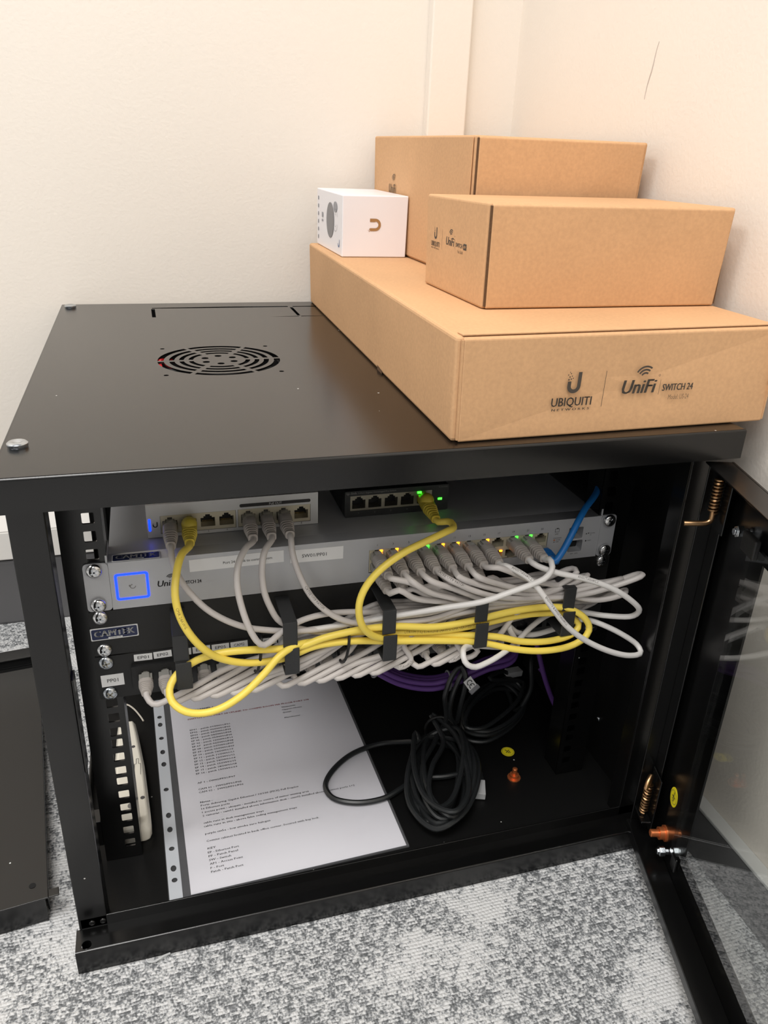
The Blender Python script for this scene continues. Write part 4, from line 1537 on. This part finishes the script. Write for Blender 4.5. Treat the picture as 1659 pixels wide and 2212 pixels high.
pts += [atz(905, 1600, .050), atz(880, 1602, .040)] + [V((x, y, PAN + .0056)) for x, y in ((.3208, .186), (.2854, .1773), (.256, .1544), (.2456, .1355), (.2501, .1172), (.2723, .1049), (.3025, .1041), (.3232, .1127))] + [V((.345, .122, PAN + .006)), V((.375, .118, PAN + .006)), V((.4035, .116, PAN + .0065)), V((.4125, .1071, PAN + .007))]
ps, jk = cable(bc, pts, .0030, 'cable_black', n=8)
e = V((.4125, .1071, PAN + .0065))
dr_ = (V((.4041, .0844, PAN + .0055)) - e).normalized()
c = MB().loft(e - dr_ * .006, dr_, EZ, [(0, .0075, .0070, 0), (.004, .0085, .0080, 0), (.013, .0112, .0085, 0)], 14, 3)
c.build('boot', 'cable_black', bc, 0, True)
c = MB().obox(e + dr_ * .007, dr_.cross(EZ), EZ, dr_, -.0058, .0058, -.0040, .0040, 0, .0205)
pl = c.build('plug', 'clear_plastic', bc, .0006)
c = MB()
for j in range(8):
    c.obox(e + dr_ * .007, dr_.cross(EZ), EZ, dr_, -.0043 + j * .0012, -.0038 + j * .0012, .0022, .0034, .013, .0195)
c.build('contacts', 'contact_gold', pl)
m = MB().obox(e + dr_ * .007, dr_.cross(EZ), EZ, dr_, -.0050, .0050, -.0012, .0012, .0005, .010)
m.build('wires', 'tie_grey', pl)
tie = MB()
tc_ = cen + ax1 * .066 + EZ * (PAN + .020)
tie.tube([tc_ + ax2 * (.017 * math.cos(a)) + EZ * (.0195 * math.sin(a)) for a in [2 * math.pi * i / 20 for i in range(21)]], .0017, 6, False)
tie.build('tie', 'tie_black', bc, 0, True)

b2 = thing('coiled_cable', 'second, looser black cable coil lying behind, under the purple bundle', 'cable', (.47, .21, PAN))
pts = [V((.545, .245, .100)), at(1148, 1430, .205), at(1146, 1490, .195), at(1115, 1535, .20)]
c2 = V((.472, .203, 0))
e1_ = V((.075, .052, 0)).normalized()
e2_ = V((-e1_.y, e1_.x, 0))
for k in range(5):
    aw, bw = .062 + rnd.uniform(-.012, .004), .026 + rnd.uniform(-.008, .006)
    for j in range(8):
        a = 2 * math.pi * j / 8 + .6
        pts.append(c2 + e1_ * (aw * math.cos(a)) + e2_ * (bw * math.sin(a)) + EZ * (PAN + .004 + .0045 * k + .008 * max(0, math.sin(a))))
pts += [V((.475, .232, .060)), V((.497, .243, .060)), V((.508, .247, .052))]
ps, jk = cable(b2, pts, .0027, 'cable_black', n=8)
dv = V((1, .18, -.10)).normalized()
pe = V((.508, .247, .052))
c = MB().obox(pe, dv.cross(EZ), dv.cross(EZ).cross(dv), dv, -.0058, .0058, -.0040, .0040, -.002, .0190)
pl = c.build('plug', 'clear_plastic', b2, .0006)
c = MB()
for j in range(8):
    c.obox(pe, dv.cross(EZ), dv.cross(EZ).cross(dv), dv, -.0043 + j * .0012, -.0038 + j * .0012, .0022, .0034, .011, .018)
c.build('contacts', 'contact_gold', pl)
# CE tag wrapped on the cable
ex = (at(1030, 1503, .162) - at(1006, 1470, .166)).normalized()
ey = at(1026, 1466, .168) - at(1001, 1475, .166)
ey = (ey - ex * ey.dot(ex)).normalized()
o_ = at(1001, 1474, .166)
tg = sticker(bc, 'cable_tag', 'label_white', o_, ex, ey, .0175, .0108, .0004)
nz = ex.cross(ey)
p = Print().arc(.0056, .0054, .0025, .0035, 60, 300, 14).arc(.0110, .0054, .0025, .0035, 60, 300, 14).rect(.0080, .0049, .0104, .0058)
p.build('lettering', 'ink', tg, o_ + nz * .0004, ex, ey)
MB().tube([o_ + ex * .0165 + ey * (-.001), o_ + ex * .0165 + ey * .006, o_ + ex * .0165 + ey * .0118], .0030, 8).build('tag_collar', 'tie_grey', tg, 0, True)

# ------------------------------------------------------------------ sheet of notes in a punched pocket
a15 = math.radians(1.5)
PX, PY = V((math.cos(a15), math.sin(a15), 0)), V((-math.sin(a15), math.cos(a15), 0))
po = V((.0978, .0370, PAN + .0012))
wl = thing('plastic_pocket', 'clear punched plastic pocket lying on the cabinet floor', 'pocket', po)
hs = []
for k, y in enumerate((262.2, 248.1, 223.5, 199.7, 179.4, 139.9, 102.6, 83.3, 58.4, 34.2, 20.5)):
    r1, r2 = (.0027, .0027) if k in (0, 2, 5, 8, 10) else (.0027, .0038)
    hs.append([(-.0132 + r1 * math.cos(2 * math.pi * i / 14), y / 1000 + r2 * math.sin(2 * math.pi * i / 14)) for i in range(14)])
s = plate('punched_strip', 'strip_film', wl, [(-.0192, -.001), (-.0072, -.001), (-.0072, .2955), (-.0192, .2955)], hs, .0004, po + EZ * .0004, PX, PY)
s['label'] = 'pale strip with binder holes'
f = MB()
f.obox(po, PX, PY, EZ, -.0200, .2125, -.0022, .2985, -.0009, -.0007)
f.build('back_film', 'film', wl)
f = MB()
f.obox(po, PX, PY, EZ, -.0071, .2125, -.0022, .2985, .0010, .00115)
f.build('front_film', 'film', wl)
dn = thing('document', 'printed sheet of network port notes inside the plastic pocket', 'paper', po)
# slightly curled sheet
sh = MB()
nx, ny = 8, 24
top, botm = [], []
for j in range(ny + 1):
    for i in range(nx + 1):
        x, y = .21 * i / nx, .297 * j / ny
        top.append(po + PX * x + PY * y + EZ * .0003)
        botm.append(po + PX * x + PY * y + EZ * .0001)
fs = []
n1 = len(top)
for j in range(ny):
    for i in range(nx):
        a = j * (nx + 1) + i
        fs.append((a, a + 1, a + nx + 2, a + nx + 1))
        fs.append((n1 + a, n1 + a + nx + 1, n1 + a + nx + 2, n1 + a + 1))
sh.add(top + botm, fs)
sh.build('sheet', 'paper', dn)
pr = Print()
HT_ = .0024
lines = [(227.6, 'EP01 - patch 01/SW01/P01', 46.5), (None, 'EP02 - patch 02/SW01/P02', 46.5), (None, 'EP03 - patch 03/SW01/P03', 46.5), (None, 'EP04 - patch 04/SW01/P04', 46.3),
         (None, 'EP 05 - patch 05/SW01/P05', 46.5), (None, 'EP 06 - patch 13/SW01/P13', 46.5), (None, 'EP 07   patch 06/SW01/P08', 46.5), (None, 'EP 08 - patch 07/SW01/P07', 46.3),
         (None, 'EP 09 - patch 09/SW01/P09', 46.3), (None, 'EP 10 - patch 10/SW01/10', 44.5), (None, 'EP 11 - patch 11/SW01/11', 44.5), (None, 'EP 12 - patch 12/SW01/12', 44.8),
         (None, 'EP 13 - patch 14/SW01/14', 44.8), (None, 'EP 14 - patch 15/SW01/15', 44.8), (None, 'EP 15 - patch 18/SW01/18', 44.8), (153.5, 'EP 16 - patch 19/SW01/19', 44.8)]
for k, (yy, s_, w_) in enumerate(lines):
    pr.text(s_, .0195, (227.6 - 4.94 * k) / 1000, HT_, w_ / 1000, 0, .00007, 'L', 1)
for (x, yy, s_, w_) in ((19.6, 139.2, 'AP 1 - SW02/PP01/P07', 40.3), (19.5, 129.6, 'CAM 01 - SW02/PP01/P05', 46), (19.5, 124.9, 'CAM 02 -  SW02/PP01/P06', 47.4),
                        (19.7, 105.8, 'Ports delivering Gigabit Ethernet / 10/100 (FDX) Full Duplex', 103.7), (19.9, 101.0, '16 Ethernet ports', 29),
                        (20, 96.0, '1 access point - ubiquiti - installed to centre of visitor waiting area', 112.5), (20, 91.2, '2 cameras - cam01 installed above information desk - cam02 installed above ethernet ports 1+2', 162.4),
                        (19.9, 81.4, 'cable runs in desk management trays', 61.5), (19.7, 76.7, 'cable runs in situ - above false ceiling management trays', 95.7), (20, 66.9, 'purple cat5e - low smoke zero halogen', 65.7),
                        (20.2, 57.3, 'Comms cabinet located in back office corner. Secured with key lock.', 114.6), (20.3, 47.8, 'KEY', 8.0), (20.1, 42.8, 'EP - Ethernet Port', 30), (20.2, 38.1, 'PP - Patch Panel', 28.2),
                        (20.2, 33.4, 'SW - Switch', 21), (20.4, 28.7, 'AP1 - Access Point', 31.5), (20.4, 23.7, 'P - Port', 12.8), (20.5, 19.2, 'Patch - Patch Port', 30.5),
                        (130.8, 241.5, 'Vinamentis', 17.5), (130.5, 236.4, 'Clippers House', 25), (130.7, 231.2, 'Quays', 10.5), (131, 221.2, 'Manchester', 19.5)):
    pr.text(s_, x / 1000, yy / 1000, HT_, w_ / 1000, 0, .00007, 'L', 1)
pr.text('Notes -', .0197, .1104, HT_, .0125, 0, .00018, 'L', 1).text('PATCH PANEL 1', .0188, .2640, HT_, .0315, 0, .00018, 'L', 1)
pr.build('lettering', 'ink', dn, po + EZ * .0003, PX, PY)
pr = Print().text('SWITCH SW01 PORT 24 UPLINK TO COMMS ROOM VIA FLOOR PORT 178', .0186, .2478, .0025, .1483, 0, .00015, 'L', 1).text('Ports 1-24', .0188, .2570, HT_, .020, 0, 0, 'L', 1)
pr.build('lettering', 'ink_red', dn, po + EZ * .0003, PX, PY)

# ------------------------------------------------------------------ power strip, strand, clip
pw = thing('power_strip', 'white plastic power strip lying behind the left mounting rail', 'power strip', (.047, .19, PAN))
body = []
for (s, hw, z1) in ((.112, .010, .036), (.114, .0145, .040), (.119, .0165, .0425), (.130, .0170, .0440), (.20, .0155, .0440), (.255, .0115, .0440), (.275, .0095, .0430), (.277, .0085, .0400)):
    body.append((s, hw, z1))
m = MB()
ring = []
for (s, hw, z1) in body:
    xcen = .0490 - (s - .112) * .045
    ring.append([(xcen - hw, s, PAN + .0003), (xcen + hw, s, PAN + .0003), (xcen + hw, s, z1 - .005), (xcen + hw - .003, s, z1), (xcen - hw + .003, s, z1), (xcen - hw, s, z1 - .005)])
vs = [p for r in ring for p in r]
fs = [tuple(range(6)), tuple(reversed(range(len(vs) - 6, len(vs))))]
for i in range(len(ring) - 1):
    for k in range(6):
        fs.append((i * 6 + k, i * 6 + (k + 1) % 6, (i + 1) * 6 + (k + 1) % 6, (i + 1) * 6 + k))
m.add(vs, fs)
m.build('housing', 'socket_white', pw, .0012, True)
for (px, py, r) in ((288, 1613, .0020), (308, 1723, .0022)):
    c = atz(px, py, .0440)
    MB().lathe((c.x, c.y, .0439), EZ, [(0, r), (.0004, r)], 14).build('screw', 'ink_soft', pw)
c = atz(285, 1740, .0440)
MB().lathe((c.x, c.y, .0439), EZ, [(0, .0042), (.0004, .0042)], 16).build('recess', 'ink_grey', pw)
p = Print()
for (x0, y0, x1, y1) in ((0, 0, .0004, .020), (.0062, .003, .0066, .020), (.0, .020, .0020, .0204), (.0044, .020, .0066, .0204), (.0020, .0204, .0024, .028), (.0042, .0204, .0046, .028), (.0020, .028, .0046, .0284)):
    p.rect(x0, y0, x1, y1)
c = atz(290, 1680, .0440)
p.build('outline', 'ink', pw, (c.x, c.y, .0440), EX, EY, .0004)
m = MB().tube(spline([V((.0246, .3206, .0240)), V((.0336, .3274, .0275)), V((.0410, .3235, .0300)), V((.0487, .3148, .0290)), V((.0560, .304, .0245)), V((.0592, .2960, .0236))], .002), .0010, 6)
tag(m.build('plastic_strand', 'strand_white', None, 0, True), 'thin curled white plastic strand on the cabinet floor', 'strand')
m = MB().tube(spline([V((.0560, -.0020, .002)), V((.0580, -.0055, .003)), V((.0640, -.0060, .003)), V((.0700, -.0030, .003)), V((.0760, -.0010, .002))], .002), .0009, 6)
tag(m.build('plastic_clip', 'clear_plastic', None, 0, True), 'tiny clear plastic clip on the carpet at the cabinet front', 'clip')


# ------------------------------------------------------------------ cartons on the cabinet
def carton(name, label, c, group=None, flap=True, flap_face='front', m='cardboard', bev=.0022, seam=True):
    """c: 8 corners, bottom ring (front-left, front-right, back-right, back-left) then top ring"""
    c = [V(p) for p in c]
    root = thing(name, label, 'box', c[0], group)
    b = MB().hexa(c)
    b.build('body', m, root, bev, False, 3)
    return root, c


def face_frame(p00, p10, p01):
    ex = (p10 - p00)
    ey = (p01 - p00)
    return p00, ex.normalized(), (ey - ex.normalized() * ey.dot(ex.normalized())).normalized(), ex.length, ey.length


def front_flap(root, c, t=.0028, gap=.0035, li=.004, ri=.0, edges=True, em='cardboard_edge'):
    """folded front panel of a mailer box with raw corrugated edges at both ends"""
    fl, fr_, tl, tr = c[0], c[1], c[4], c[5]
    n = (fr_ - fl).cross(tl - fl).normalized()
    ex = (fr_ - fl).normalized()
    ez = (tl - fl).normalized()
    q = [fl + ex * li, fr_ - ex * ri, tr - ex * ri, tl + ex * li]
    m = MB()
    inn = [p + n * .0002 for p in q]
    out = [p + n * t for p in q]
    # rounded top and bottom folds
    out[2] = out[2] - ez * .0018
    out[3] = out[3] - ez * .0018
    out[0] = out[0] + ez * .0008
    out[1] = out[1] + ez * .0008
    m.add(inn + out, [(0, 1, 5, 4), (1, 2, 6, 5), (2, 3, 7, 6), (3, 0, 4, 7), (4, 5, 6, 7), (3, 2, 1, 0)])
    f = m.build('front_flap', 'cardboard', root, .0010)
    if edges:
        for (p, s) in ((q[0], -1), (q[1], 1)):
            e = MB()
            a = p + n * .0004 + ez * .002
            h_ = (tl - fl).length - .004
            e.obox(a, ex, n, ez, 0 if s > 0 else -.0014, .0014 if s > 0 else 0, 0, t * .75, 0, h_)
            e.build('raw_edge', em, f)
    return f, out, n


ZA = .5365
ca, c = carton('carton', 'large flat brown cardboard box printed UniFi Switch 24, at the bottom', [(.3100, .0140, H), (.5885, .0200, H), (.6050, .6010, H), (.3235, .6000, H),
                                                                                              (.3080, .0120, ZA), (.5935, .0240, ZA), (.6060, .6020, ZA), (.3220, .6015, ZA)], 'brown cardboard boxes', bev=.003)
f, q, n = front_flap(ca, c, .0026, li=.0050, em='cardboard')
MB().hexa([(.3130, .0128, ZA + .0001), (.5900, .0244, ZA + .0001), (.5895, .0350, ZA + .0001), (.3128, .0235, ZA + .0001), (.3130, .0128, ZA + .0014), (.5900, .0244, ZA + .0014), (.5895, .0350, ZA + .0010), (.3128, .0235, ZA + .0010)]).build('lid_fold', 'cardboard', ca, .0004)
o_, ex, ey, fw, fh = face_frame(q[0], q[1], q[3])


def ubiquiti(p, x, y, k):
    """U mark with the pixels breaking off its left stem; k = overall height of the mark"""
    p.arc(x, y + .36 * k, .16 * k, .34 * k, 180, 360, 16)
    p.rect(x + .16 * k, y + .36 * k, x + .34 * k, y + k)
    p.rect(x - .34 * k, y + .36 * k, x - .16 * k, y + .58 * k)
    for (dx, dy, s) in ((-.34, .63, .07), (-.22, .66, .06), (-.30, .76, .06), (-.18, .80, .05), (-.38, .86, .05), (-.25, .92, .05), (-.12, .70, .05), (-.30, .99, .04)):
        p.rect(x + dx * k, y + dy * k, x + (dx + s) * k, y + (dy + s) * k)
    return p


def box_print(root, o_, ex, ey, n, k, x0, y0, sub, model, badge=None):
    p = Print()
    ubiquiti(p, x0, y0 + .0125 * k, .0165 * k)
    p.text('UBIQUITI', x0, y0 + .0030 * k, .0068 * k, .0340 * k, 0, .0002 * k, 'C')
    p.text('N E T W O R K S', x0, y0 - .0006 * k, .0018 * k, .0320 * k, 0, .0001 * k, 'C')
    p.rect(x0 + .0262 * k, y0 + .0010 * k, x0 + .0266 * k, y0 + .0290 * k)
    p.text('UniFi', x0 + .0420 * k, y0 + .0100 * k, .0110 * k, .0290 * k, .16, .0005 * k)
    for r in (.0030, .0055, .0080):
        p.arc(x0 + .0612 * k, y0 + .0222 * k, r * k, (r + .0014) * k, 55, 150, 10)
    p.rect(x0 + .0760 * k, y0 + .0080 * k, x0 + .0763 * k, y0 + .0200 * k)
    p.text(sub, x0 + .0790 * k, y0 + .0108 * k, .0055 * k, .0280 * k, 0, .0003 * k)
    p.arc(x0 + .0742 * k, y0 + .0235 * k, .0006 * k, .0009 * k, 0, 360, 10)
    if badge:
        p.rect(x0 + .1060 * k, y0 + .0096 * k, x0 + .1165 * k, y0 + .0176 * k)
    o1 = p.build('lettering', 'ink_brown', root, o_, ex, ey)
    Print().text(model, x0 + .0860 * k, y0 + .0035 * k, .0040 * k, .0190 * k).build('lettering', 'ink_faint', root, o_, ex, ey)
    if badge:
        Print().text(badge, x0 + .1112 * k, y0 + .0118 * k, .0036 * k, .0080 * k, 0, 0, 'C').build('lettering', 'cardboard', root, o_, ex, ey, .0005)


box_print(f, o_, ex, ey, n, 1.0, .0900, .0200, 'SWITCH 24', 'Model: US-24')
# creased lid edge and a torn tab near the bottom of the left side
m = MB()
l0, l1 = c[0].lerp(c[3], .335), c[0].lerp(c[3], .365)
m.add([l0 + V((-.0004, 0, .000)), l1 + V((-.0004, 0, .000)), l1 + V((-.0004, 0, .0045)), l0 + V((-.0004, 0, .003))], [(0, 1, 2, 3)])
m.build('torn_notch', 'cardboard_edge', ca)

cb, c = carton('carton', 'brown cardboard box printed UniFi Switch 8 on its left end, in front', [(.3672, .1110, ZA + .0004), (.5940, .1120, ZA + .0004), (.5960, .2480, ZA + .0004), (.3655, .2480, ZA + .0004),
                                                                                        (.3655, .1090, .6185), (.5945, .1080, .6190), (.5965, .2480, .6185), (.3640, .2490, .6175)], 'brown cardboard boxes')
front_flap(cb, c, .0026, li=.0030, ri=.0030)
# left end: p00 = back-left bottom, towards the front
o_, ex, ey, fw, fh = face_frame(c[3], c[0], c[7])
n = ex.cross(ey)
box_print(cb, o_, ex, ey, n, .64, .0250, .0350, 'SWITCH 8', 'Model: US-8-60W', '60W')
cc, c = carton('carton', 'tall brown cardboard box standing at the back in the corner', [(.4140, .2640, ZA + .0004), (.5960, .2660, ZA + .0004), (.6000, .5990, ZA + .0004), (.4110, .5980, ZA + .0004),
                                                                                (.4130, .2620, .6690), (.5975, .2600, .6695), (.6010, .5990, .6690), (.4090, .5990, .6700)], 'brown cardboard boxes')
front_flap(cc, c, .0026, li=.0030, ri=.0040)
# tuck flap on its left side
n = V((-1, 0, 0))
e = MB()
fy0, fy1 = .2645, .455
e.add([(.4128, fy0, ZA + .003), (.4118, fy1, ZA + .003), (.4108, fy1, .6680), (.4124, fy0, .6675), (.4117, fy0, ZA + .003), (.4107, fy1, ZA + .003), (.4097, fy1, .6680), (.4113, fy0, .6675)],
      [(0, 1, 2, 3), (7, 6, 5, 4), (0, 4, 5, 1), (1, 5, 6, 2), (2, 6, 7, 3), (3, 7, 4, 0)])
e.build('side_flap', 'cardboard', cc, .0005)
p = Print().text('UniFi', .0, .0, .0100, .0270, .16, .0004)
for r in (.0030, .0055, .0080):
    p.arc(.0200, .0120, r, r + .0014, 55, 150, 10)
p.build('lettering', 'ink_faint', cc, (.4108, .530, .6060), V((.004, -1, 0)), EZ, .0010)

# small white camera box
cw, c = carton('camera_box', 'small white printed camera box on the flat carton', [(.3300, .4460, ZA + .0004), (.4080, .4440, ZA + .0004), (.4090, .5900, ZA + .0004), (.3310, .5920, ZA + .0004),
                                                                             (.3300, .4460, .6050), (.4090, .4440, .6055), (.4100, .5900, .6060), (.3310, .5920, .6060)], None, m='box_white', bev=.0012)
o_, ex, ey, fw, fh = face_frame(c[0], c[1], c[4])
p = Print().arc(.0395, .0365, .0038, .0068, -90, 90, 12).rect(.0330, .0397, .0395, .0433).rect(.0330, .0297, .0395, .0327)
p.rect(.0318, .0290, .0327, .0300).rect(.0322, .0312, .0330, .0320).rect(.0308, .0302, .0314, .0308)
p.build('emblem', 'box_gold', cw, o_, ex, ey, .0005)
o_, ex, ey, fw, fh = face_frame(c[3], c[0], c[7])
Print().disc(.082, .036, .0210, .0205, 32).build('camera_picture', 'box_grey', cw, o_, ex, ey, .0005)
p = Print().arc(.1110, .038, .0120, .0126, 20, 340, 20).disc(.110, .053, .010, .006)
p.arc(.1110, .038, .007, .0074, 40, 320, 16)
p.build('camera_outline', 'box_print', cw, o_, ex, ey, .0005)
p = Print()
for k in range(6):
    p.rect(.008, .008 + .0095 * k, .0125, .0125 + .0095 * k)
p.rect(.032, .031, .040, .0335).rect(.032, .036, .040, .042)
p.build('icons', 'box_print', cw, o_, ex, ey, .0005)
Print().arc(.1300, .0135, .0026, .0042, 180, 360, 10).rect(.1326, .0135, .1342, .0180).build('emblem', 'box_blue', cw, o_, ex, ey, .0005)
Print().rect(.020, .050, .060, .075).build('top_print', 'box_print', cw, c[4] + V((0, .02, 0)), EX, EY, .0012) if False else None
